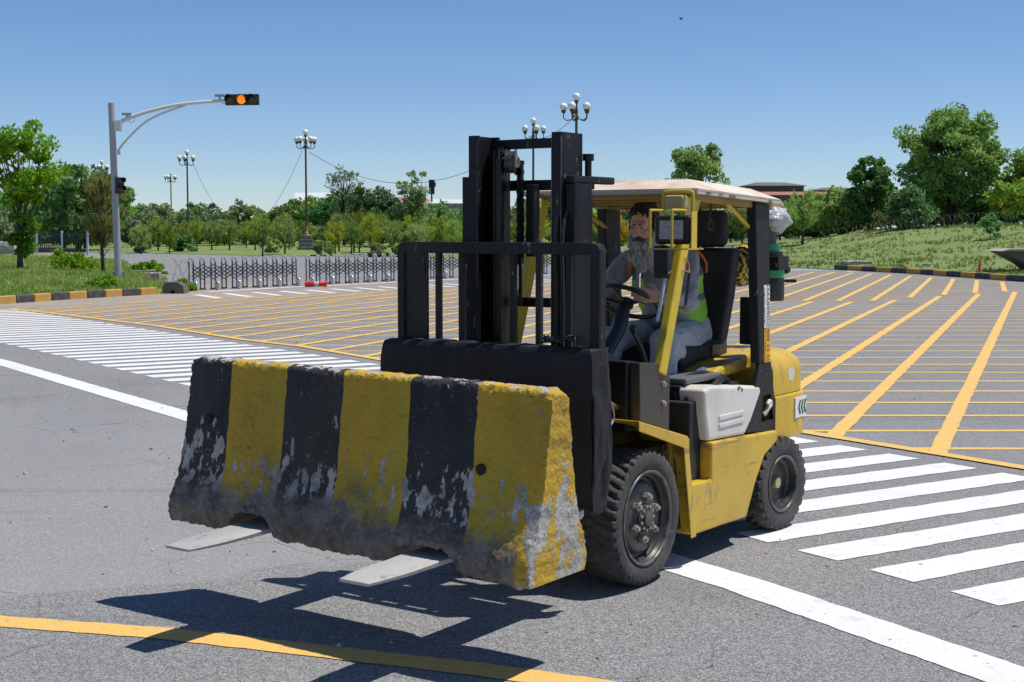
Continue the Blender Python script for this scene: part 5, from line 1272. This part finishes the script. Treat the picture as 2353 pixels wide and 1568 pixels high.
# ================================================================== CONCRETE BARRIER on the forks
def barrier_mat():
    m = M('striped barrier paint', (.3,.3,.3), .8, bump=(34,.9,.012)); n, l, b = nodes_of(m)
    for q in list(n):
        if q.type == 'RGB': src = q
    tc = n.new('ShaderNodeTexCoord'); P = tc.outputs['Object']; sep = n.new('ShaderNodeSeparateXYZ'); l.new(P, sep.inputs[0])
    def noi(sc, de=5, st=(1,1,1), o=0):
        mp = n.new('ShaderNodeMapping'); mp.inputs['Scale'].default_value = st; mp.inputs['Location'].default_value = (o,o,o); l.new(P, mp.inputs[0])
        t = n.new('ShaderNodeTexNoise'); t.inputs['Scale'].default_value = sc; t.inputs['Detail'].default_value = de; t.inputs['Roughness'].default_value = .62; l.new(mp.outputs[0], t.inputs[0]); return t.outputs[0]
    def mr(s, a, c, d=0, e=1):
        r = n.new('ShaderNodeMapRange'); r.inputs[1].default_value = a; r.inputs[2].default_value = c; r.inputs[3].default_value = d; r.inputs[4].default_value = e; l.new(s, r.inputs[0]); return r.outputs[0]
    def ma(op, a, c):
        x = n.new('ShaderNodeMath'); x.operation = op
        for i, q in enumerate((a, c)):
            if isinstance(q, (int, float)): x.inputs[i].default_value = q
            else: l.new(q, x.inputs[i])
        return x.outputs[0]
    def mix(f, a, c):
        x = n.new('ShaderNodeMix'); x.data_type = 'RGBA'; l.new(f, x.inputs[0])
        for i, q in ((6, a), (7, c)):
            if isinstance(q, tuple): x.inputs[i].default_value = (*q, 1)
            else: l.new(q, x.inputs[i])
        return x.outputs[2]
    X = ma('ADD', sep.outputs[0], ma('MULTIPLY', ma('SUBTRACT', noi(7,4), .5), .035)); Z = sep.outputs[2]
    X = ma('SUBTRACT', X, ma('MULTIPLY', ma('SUBTRACT', .79, Z), .07))
    cr = n.new('ShaderNodeValToRGB'); cr.color_ramp.interpolation = 'CONSTANT'
    st = [-1.2,-.885,-.525,-.17,.23,.595]; f = lambda x: (x+1.3)/2.6
    while len(cr.color_ramp.elements) < 6: cr.color_ramp.elements.new(.5)
    for e, x, i in zip(cr.color_ramp.elements, st, range(6)): e.position = max(0, f(x)); e.color = (1,1,1,1) if i % 2 else (0,0,0,1)
    l.new(mr(X, -1.3, 1.3), cr.inputs[0]); isy = cr.outputs[0]
    yel = mix(mr(noi(4,4,(1,1,.4)), .35, .7), (.58,.33,.022), (.44,.33,.022)); yel = mix(mr(noi(22,5), .60, .72), yel, (.27,.17,.025)); yel = mix(mr(noi(55,3), .66, .72), yel, (.07,.05,.03))
    blk = mix(mr(noi(5,5,(1,1,.4)), .4, .7), (.020,.019,.019), (.048,.045,.043)); blk = mix(mr(noi(60,3), .66, .72), blk, (.10,.095,.09))
    paint = mix(isy, blk, yel)
    conc = mix(mr(noi(18), .35, .7), (.29,.27,.235), (.56,.53,.475)); conc = mix(mr(noi(70,3), .6, .7), conc, (.10,.09,.08))
    dirt = mix(mr(noi(9,6), .35, .65), (.085,.07,.053), (.24,.205,.165)); dirt = mix(mr(noi(40,4), .6, .72), dirt, (.34,.31,.27))
    # flaking: strongest between one third and two thirds of the height, and near the top edge and end
    band = ma('MULTIPLY', mr(Z, .08, .22), mr(Z, .56, .30))
    th = ma('ADD', noi(13, 10, (1.3,1,.62), 3), ma('MULTIPLY', band, .15))
    endm = mr(sep.outputs[0], .905, .93); zone = ma('MULTIPLY', endm, mr(Z, .40, .03, .02, .13)); th = ma('ADD', th, zone)
    th = ma('ADD', th, ma('MULTIPLY', mr(Z, .768, .792), .17)); th = ma('SUBTRACT', th, ma('MULTIPLY', isy, ma('MULTIPLY', ma('SUBTRACT', 1.0, endm), .045)))
    c = mix(mr(th, .655, .664), paint, conc)
    sc = ma('ADD', noi(38, 4, (1,1,.7), 9), ma('MULTIPLY', band, .05)); c = mix(mr(sc, .685, .70), c, conc)
    c = mix(mr(noi(2.5, 6, (1,1,.5), 4), .5, .8, 0, .45), c, (.10,.075,.03))
    dz = ma('ADD', Z, ma('ADD', ma('MULTIPLY', ma('SUBTRACT', noi(3.2,8), .5), .24), ma('MULTIPLY', ma('SUBTRACT', noi(30,5), .5), .12))); dm = mr(dz, .235, .15); dm = ma('MULTIPLY', dm, ma('SUBTRACT', 1.0, ma('MULTIPLY', endm, .93)))
    c = mix(dm, c, dirt)
    gr = ma('MULTIPLY', mr(noi(4,6,(1,1,1),8), .52, .66), mr(Z, .45, .2)); gr = ma('MULTIPLY', gr, ma('SUBTRACT', 1.0, endm)); c = mix(ma('MULTIPLY', gr, .75), c, (.08,.07,.058))
    l.new(c, b.inputs['Base Color'])
    bp = [q for q in n if q.type == 'BUMP'][0]; h2 = ma('SUBTRACT', [q for q in n if q.type == 'TEX_NOISE'][0].outputs[0], ma('MULTIPLY', mr(th, .655, .668), .18)); l.new(h2, bp.inputs['Height'])
    return m
bar_m = barrier_mat()
BY = -1.487; BZ = .425; BL0, BL1 = -1.165, .985         # centre plane, bottom height, ends
prof = [(.30,-.25),(.30,.0)]
# half profile (front is -y): (z, half depth)
HP = [(0,.222),(.02,.232),(.08,.234),(.12,.222),(.17,.196),(.22,.172),(.28,.150),(.36,.130),(.50,.104),(.62,.084),(.72,.066),(.768,.059),(.785,.052),(.792,.040)]
def hd_(z): return float(np.interp(z, [p[0] for p in HP], [p[1] for p in HP]))
def notch(x):
    h = 0
    for c, w in ((.44,.195),(-.595,.155)):
        u = abs(x-c-.01*noise.noise(Vector((x*20,0,5))))/w+.05*noise.noise(Vector((x*45,0,2)))
        if u < 1.12: h = max(h, .098*(1-max(0,u)**6) if u < 1 else 0, .03*(1.12-u)/.12 if u > 1 else 0)
    return h
def lean_(z): return -.03*z*0
nxb = 330; zs_ = np.concatenate([np.linspace(0,.20,22), np.linspace(.21,.74,44), [.755,.77,.78,.788,.792]])
loop = [(-1, z) for z in zs_] + [(0, .797)] + [(1, z) for z in zs_[::-1]]
mb = MB(); k = len(loop)
for i in range(nxb+1):
    x = BL0 + (BL1-BL0)*i/nxb; nb = notch(x); endt = min(i, nxb-i)/nxb*(BL1-BL0)
    for s, z in loop:
        zz = nb + z*(1-nb/.797) if z < .5 else z
        if z < .5: zz = nb + (z)*(.5-nb)/.5
        y = s*hd_(zz)
        p = Vector((x, y, zz)); n1 = noise.noise(p*7+Vector((3,0,0))); n2v = noise.noise(p*24); n3 = noise.noise(p*60)
        low = 1 if z < .12 else max(0, 1-(z-.12)*8); edge = max(0, 1-endt/.05); topm = max(0, (z-.72)/.07)
        a = .002+.008*low+.004*edge+.003*topm
        rr = 1-.10*max(0, 1-endt/.03)**2*(.5)
        y2 = y*(1-.12*edge*edge*(.5+.5*n1)) + (s if s else 0)*(a*n1+.005*(low+.7*edge+.4*topm)*n2v+.006*n3*(low+1.3*edge+topm+.15))
        z2 = zz + (.012*n1+.012*n2v+.011*n3)*(1 if z < .03 else 0) + (.006*n2v+.004*n3)*(1 if z > .76 else 0) - .018*edge*(1 if z > .76 else 0)
        x2 = x + (.014*noise.noise(Vector((0, p.y*14, p.z*14)))+.008*noise.noise(Vector((1, p.y*40, p.z*40))))*edge*(.35 if i in (0, nxb) else .2)
        if i < 12 and z < .5: x2 += .0
        mb.v.append(Vector((x2, y2+BY, z2+BZ)))
for i in range(nxb):
    for j in range(k): mb.f.append([i*k+j, i*k+(j+1) % k, (i+1)*k+(j+1) % k, (i+1)*k+j]); mb.m.append(0)
# end caps as strips between front and rear
for i, flip in ((0, False), (nxb, True)):
    h = len(zs_); cols = 7; base = i*k; grid_ = []
    for j in range(h):
        a = mb.v[base+j]; c = mb.v[base+k-1-j]; row = [base+j]
        for q in range(1, cols):
            p = a.lerp(c, q/cols); sx = 1 if flip else -1
            p = p + Vector((sx*(.004*noise.noise(p*14)+.0025*noise.noise(p*50)+.002), 0, 0)); mb.v.append(p); row.append(len(mb.v)-1)
        row.append(base+k-1-j); grid_.append(row)
    for j in range(h-1):
        for q in range(cols):
            f = [grid_[j][q], grid_[j][q+1], grid_[j+1][q+1], grid_[j+1][q]]; mb.f.append(f if flip else f[::-1]); mb.m.append(0)
    mb.f.append(grid_[h-1]+[base+h]); mb.m.append(0)
mb.v = [v - Vector((0, BY, BZ)) for v in mb.v]
# two cast-in holes, left uncut: raised black discs paint in their inner shade
me = mb.mesh('concrete_barrier', bar_m, 40)
ob = bpy.data.objects.new('concrete_barrier', me); COL.objects.link(ob)
ob.location = TL(0, BY, BZ); ob.rotation_euler = (0, R(.75), -YAW)
tag(ob, 'black and yellow striped concrete road barrier, paint flaking, carried on the forks', 'road barrier')
for hx, hz in ((.665,.44),(-1.0,.50)):
    mb = MB(); y = -hd_(hz)-.004; mb.lathe([(.024,-.01),(.024,.006),(.0,.006)], Matrix.Translation((hx, y, hz)) @ Matrix.Rotation(math.pi/2, 4, 'X'), 20)
    q = part('hole_shade_disc', mb, M('painted hole shade', (.02,.018,.015), .9), ob, 40)

# ================================================================== DRIVER
PB = (0, 1.40, 1.17)
D_ = thing('person', 'seated driver with a long grey beard, grey shirt and lime safety vest, steering the forklift', 'person', TL(*PB), -YAW, off=PB)
HC = Vector((-.005, .945, 1.885)); HM = Matrix.Translation(HC) @ Matrix.Rotation(R(8), 4, 'Z') @ Matrix.Rotation(R(14), 4, 'X')
def hp_(x, y, z): return HM @ Vector((x, y, z))
def hell(mb, c, r): return mb.ell(hp_(*c), r, (HM.to_3x3()).to_4x4())
def hcap(mb, p, q, a, b_): return mb.cap(hp_(*p), hp_(*q), a, b_)
def hand(mb, wrist, d, side_, up_, curl, mir=1, s=1.0):
    """palm plus four fingers of different length and a thumb from the side of the palm"""
    wrist = Vector(wrist); d = Vector(d).normalized(); sd_ = Vector(side_); sd_ = (sd_-d*sd_.dot(d)).normalized(); n_ = d.cross(sd_)*mir
    if n_.dot(Vector(up_)) < 0: n_ = -n_
    base = wrist + d*.035*s
    for q in (-1.5,-.5,.5,1.5): mb.cap(wrist+sd_*q*.008*s, base+d*.05*s+sd_*q*.019*s, .017*s, .0125*s)
    for q, L in ((-1.5,.062),(-.5,.075),(.5,.070),(1.5,.055)):
        p0 = base+d*.055*s+sd_*q*.019*s; d1 = (d+sd_*q*.05-n_*curl*.35).normalized(); p1 = p0+d1*L*.42*s
        d2 = (d1-n_*curl*.7).normalized(); p2 = p1+d2*L*.33*s; d3 = (d2-n_*curl*.7).normalized(); p3 = p2+d3*L*.27*s
        mb.cap(p0, p1, .0098*s, .0090*s); mb.cap(p1, p2, .0090*s, .0082*s); mb.cap(p2, p3, .0082*s, .0070*s)
    t0 = wrist-sd_*.018*s+d*.02*s; t1 = t0+(d*.6-sd_*.85-n_*.5).normalized()*.042*s; t2 = t1+(d*.95-sd_*.3-n_*.5).normalized()*.032*s
    mb.cap(t0, t1, .013*s, .0105*s); mb.cap(t1, t2, .0105*s, .0085*s)
mb = MB()
# head
hell(mb, (0,.012,.035), (.076,.096,.088)); hell(mb, (0,-.03,-.02), (.064,.066,.085)); hell(mb, (0,-.045,-.075), (.048,.045,.04))
hcap(mb, (-.038,-.083,.032), (.038,-.083,.032), .013, .013); hcap(mb, (0,-.092,.025), (0,-.112,-.018), .0085, .012); hell(mb, (0,-.117,-.026), (.012,.012,.010))
for s in (-1, 1):
    hell(mb, (s*.011,-.108,-.030), (.008,.010,.007)); hell(mb, (s*.043,-.066,-.018), (.021,.024,.020)); hell(mb, (s*.078,.012,-.005), (.010,.020,.030)); hell(mb, (s*.031,-.082,.010), (.016,.010,.010))
hcap(mb, (0,.02,-.06), (0,.075,-.17), .055, .065)
# trunk, arms, legs under the clothes
NK = Vector((-.01,1.08,1.72)); CH = Vector((-.015,1.26,1.55)); PV = Vector((-.02,1.42,1.24))
SL, EL, WL = Vector((.185,1.15,1.675)), Vector((.275,.99,1.445)), Vector((.205,.785,1.475))
SR, ER, WR = Vector((-.215,1.14,1.665)), Vector((-.36,.98,1.44)), Vector((-.20,.80,1.47))
HL, KL_, AL = Vector((.09,1.40,1.215)), Vector((.155,.93,1.20)), Vector((.15,.90,.80))
HR, KR_, AR = Vector((-.12,1.40,1.215)), Vector((-.20,.90,1.20)), Vector((-.20,.76,.82))
mb.cap(NK, CH, .06, .12); mb.cap(CH, PV, .12, .12)
for S_, E_, W_ in ((SL,EL,WL),(SR,ER,WR)): mb.cap(S_, E_, .045, .036); mb.cap(E_, W_, .036, .026); mb.cap(CH+Vector((0,-.04,.08)), S_, .07, .05)
for a, k_, f in ((HL,KL_,AL),(HR,KR_,AR)): mb.cap(a, k_, .075, .05); mb.cap(k_, f, .05, .035); mb.cap(f+Vector((0,.03,-.03)), f+Vector((0,-.17,-.05)), .036, .03)
hand(mb, WL, (-.78,-.52,.10), (-.05,.10,-.95), (.3,-.8,.35), .55, s=1.08)
hand(mb, WR, (.25,-.85,.1), (.9,.2,0), (0,.3,1), .9)
body = blob('body', mb, skin_m, D_, .0048, 3)
# shirt
mb = MB(); mb.cap(NK+Vector((0,.03,.0)), CH, .075, .150); mb.cap(CH, Vector((-.02,1.37,1.33)), .152, .162); mb.cap(Vector((-.02,1.37,1.33)), PV, .16, .155)
mb.ell((-.01,1.27,1.38), (.17,.15,.14)); mb.ell((-.01,1.29,1.58), (.18,.11,.14)); mb.ell((0,1.24,1.665), (.20,.075,.05))
for S_, E_, W_, sg in ((SL,EL,WL,1),(SR,ER,WR,-1)):
    mb.cap(NK+Vector((sg*.03,.05,-.01)), S_, .062, .072); mb.cap(S_, E_, .074, .058); mb.cap(E_, E_.lerp(W_,.8), .058, .042); mb.cap(E_.lerp(W_,.72), E_.lerp(W_,.93), .045, .041)
    mb.ell(E_+Vector((0,.01,-.01)), (.066,.066,.06))
blob('shirt', mb, shirt_m, D_, .0065, 4, .009, 17)
mb = MB(); mb.tube([NK+Vector((-.075,-.03,.01)), NK+Vector((-.03,-.095,-.03)), NK+Vector((.03,-.10,-.035)), NK+Vector((.075,-.03,.01))], .016, 8); part('collar', mb, shirt_m, D_, 180)
# trousers
mb = MB(); mb.cap(HL+Vector((0,.03,.01)), KL_, .112, .090); mb.cap(HR+Vector((0,.03,.01)), KR_, .112, .085); mb.cap(Vector((-.11,1.42,1.24)), Vector((.07,1.42,1.24)), .13, .13)
mb.cap(KL_, AL+Vector((0,.0,.02)), .088, .082); mb.cap(KR_, AR, .085, .075); mb.ell(KL_+Vector((.01,.06,-.05)), (.085,.10,.08)); mb.ell((.13,1.2,1.17), (.10,.2,.09))
blob('trousers', mb, trou_m, D_, .0075, 3, .011, 14)
for k_ in (AL, AR): part('shoe', MB().ell(k_+Vector((0,-.07,-.07)), (.052,.15,.05)).box(k_.x-.045,k_.x+.045,k_.y-.2,k_.y+.06,k_.z-.115,k_.z-.09), sig_blk, D_, 180)
# safety vest
def vest_mat():
    m = vest_m; n, l, b = nodes_of(m); tc = n.new('ShaderNodeTexCoord'); sp_ = n.new('ShaderNodeSeparateXYZ'); l.new(tc.outputs['Object'], sp_.inputs[0])
    src = b.inputs['Base Color'].links[0].from_socket
    cr = n.new('ShaderNodeValToRGB'); cr.color_ramp.interpolation = 'CONSTANT'; e = cr.color_ramp.elements; e[0].position = 0; e[0].color = (0,0,0,1); e[1].position = .53; e[1].color = (1,1,1,1)
    q = e.new(.61); q.color = (0,0,0,1); q = e.new(.845); q.color = (1,1,1,1)
    a1 = n.new('ShaderNodeMath'); a1.operation = 'MULTIPLY_ADD'; l.new(sp_.outputs[1], a1.inputs[0]); a1.inputs[1].default_value = -.10; l.new(sp_.outputs[2], a1.inputs[2])
    r = n.new('ShaderNodeMapRange'); r.inputs[1].default_value = 0; r.inputs[2].default_value = .5; l.new(a1.outputs[0], r.inputs[0]); l.new(r.outputs[0], cr.inputs[0])
    mx = n.new('ShaderNodeMix'); mx.data_type = 'RGBA'; l.new(cr.outputs[0], mx.inputs[0]); l.new(src, mx.inputs[6]); mx.inputs[7].default_value = (.13,.135,.14,1); l.new(mx.outputs[2], b.inputs['Base Color'])
vest_mat()
n, l, b = nodes_of(vest_m); src = b.inputs['Base Color'].links[0].from_socket; tc = n.new('ShaderNodeTexCoord'); sp_ = n.new('ShaderNodeSeparateXYZ'); l.new(tc.outputs['Object'], sp_.inputs[0])
def m_(op, a, c):
    q = n.new('ShaderNodeMath'); q.operation = op
    for i, v in enumerate((a, c)):
        if isinstance(v, (int, float)): q.inputs[i].default_value = v
        else: l.new(v, q.inputs[i])
    return q.outputs[0]
opn = m_('MULTIPLY', m_('LESS_THAN', sp_.outputs[1], -.20), m_('MULTIPLY', m_('LESS_THAN', m_('ABSOLUTE', m_('ADD', sp_.outputs[0], .02), 0), .085), m_('GREATER_THAN', sp_.outputs[2], .20)))
mx = n.new('ShaderNodeMix'); mx.data_type = 'RGBA'; l.new(opn, mx.inputs[0]); l.new(src, mx.inputs[6]); mx.inputs[7].default_value = (.32,.32,.315,1); l.new(mx.outputs[2], b.inputs['Base Color'])
mb = MB(); mb.cap(Vector((-.015,1.27,1.62)), CH, .13, .166); mb.cap(CH, Vector((-.02,1.36,1.37)), .168, .181); mb.ell((-.01,1.29,1.40), (.198,.185,.085)); mb.ell((-.01,1.32,1.58), (.205,.14,.15)); mb.cap((0,1.36,1.36), (0,1.34,1.56), .192, .165)
vst = blob('safety_vest', mb, vest_m, D_, .0075, 4, .007, 15)
part('orange_binding', MB().tube(smooth_pts([Vector(p) for p in [(.12,1.13,1.735),(.155,1.22,1.755),(.185,1.30,1.72),(.205,1.35,1.66),(.20,1.36,1.60)]], 5), .008, 6), vest_or, vst, 180)
part('orange_binding', MB().tube(smooth_pts([Vector(p) for p in [(-.12,1.05,1.70),(-.14,1.02,1.66),(-.15,1.04,1.58)]], 5), .009, 6), vest_or, vst, 180)
mb = MB(); mb.prism([(1.045,1.66),(1.075,1.66),(1.065,1.50),(1.02,1.46)], 'x', -.13, -.10); part('vest_front_strip', mb, vest_m, vst, None)
# hair, beard, moustache, eyes
mb = MB(); hell(mb, (0,.028,.060), (.088,.100,.080)); hell(mb, (0,.070,.0), (.082,.062,.105)); hell(mb, (0,.07,-.07), (.070,.05,.07))
for s in (-1,1): hell(mb, (s*.072,.030,.005), (.022,.052,.07)); hell(mb, (s*.073,-.010,-.01), (.012,.022,.055))
hell(mb, (0,-.015,.078), (.066,.052,.040)); hell(mb, (.02,.03,.115), (.055,.06,.035))
blob('hair', mb, hair_m, D_, .005, 3, .007, 55)
mb = MB()
for s in (-1,1): hell(mb, (s*.063,-.022,-.055), (.018,.034,.045)); hell(mb, (s*.050,-.052,-.095), (.034,.038,.045)); hell(mb, (s*.036,-.072,-.155), (.042,.042,.072)); hell(mb, (s*.052,-.06,-.175), (.028,.032,.06))
hell(mb, (0,-.083,-.115), (.048,.036,.050)); hell(mb, (.004,-.084,-.20), (.046,.034,.060)); hcap(mb, (.01,-.08,-.22), (.015,-.085,-.268), .022, .006); hcap(mb, (-.02,-.08,-.22), (-.025,-.08,-.255), .018, .006)
blob('beard', mb, beard_m, D_, .0045, 2, .013, 48)
mb = MB(); hcap(mb, (0,-.104,-.048), (.036,-.085,-.068), .011, .008); hcap(mb, (0,-.104,-.048), (-.036,-.085,-.068), .011, .008); blob('moustache', mb, moust_m, D_, .004, 1, .004, 90)
for s in (-1,1):
    e = part('eye', hell(MB(), (s*.031,-.0875,.009), (.0115,.0075,.006)), eye_m, body, 180); part('iris', hell(MB(), (s*.031-.002,-.0935,.0085), (.0045,.003,.0048)), iris_m, e, 180)
    mb = MB(); hcap(mb, (s*.014,-.096,.030), (s*.048,-.083,.030), .0045, .0035); part('eyebrow', mb, hair_m, body, 180)
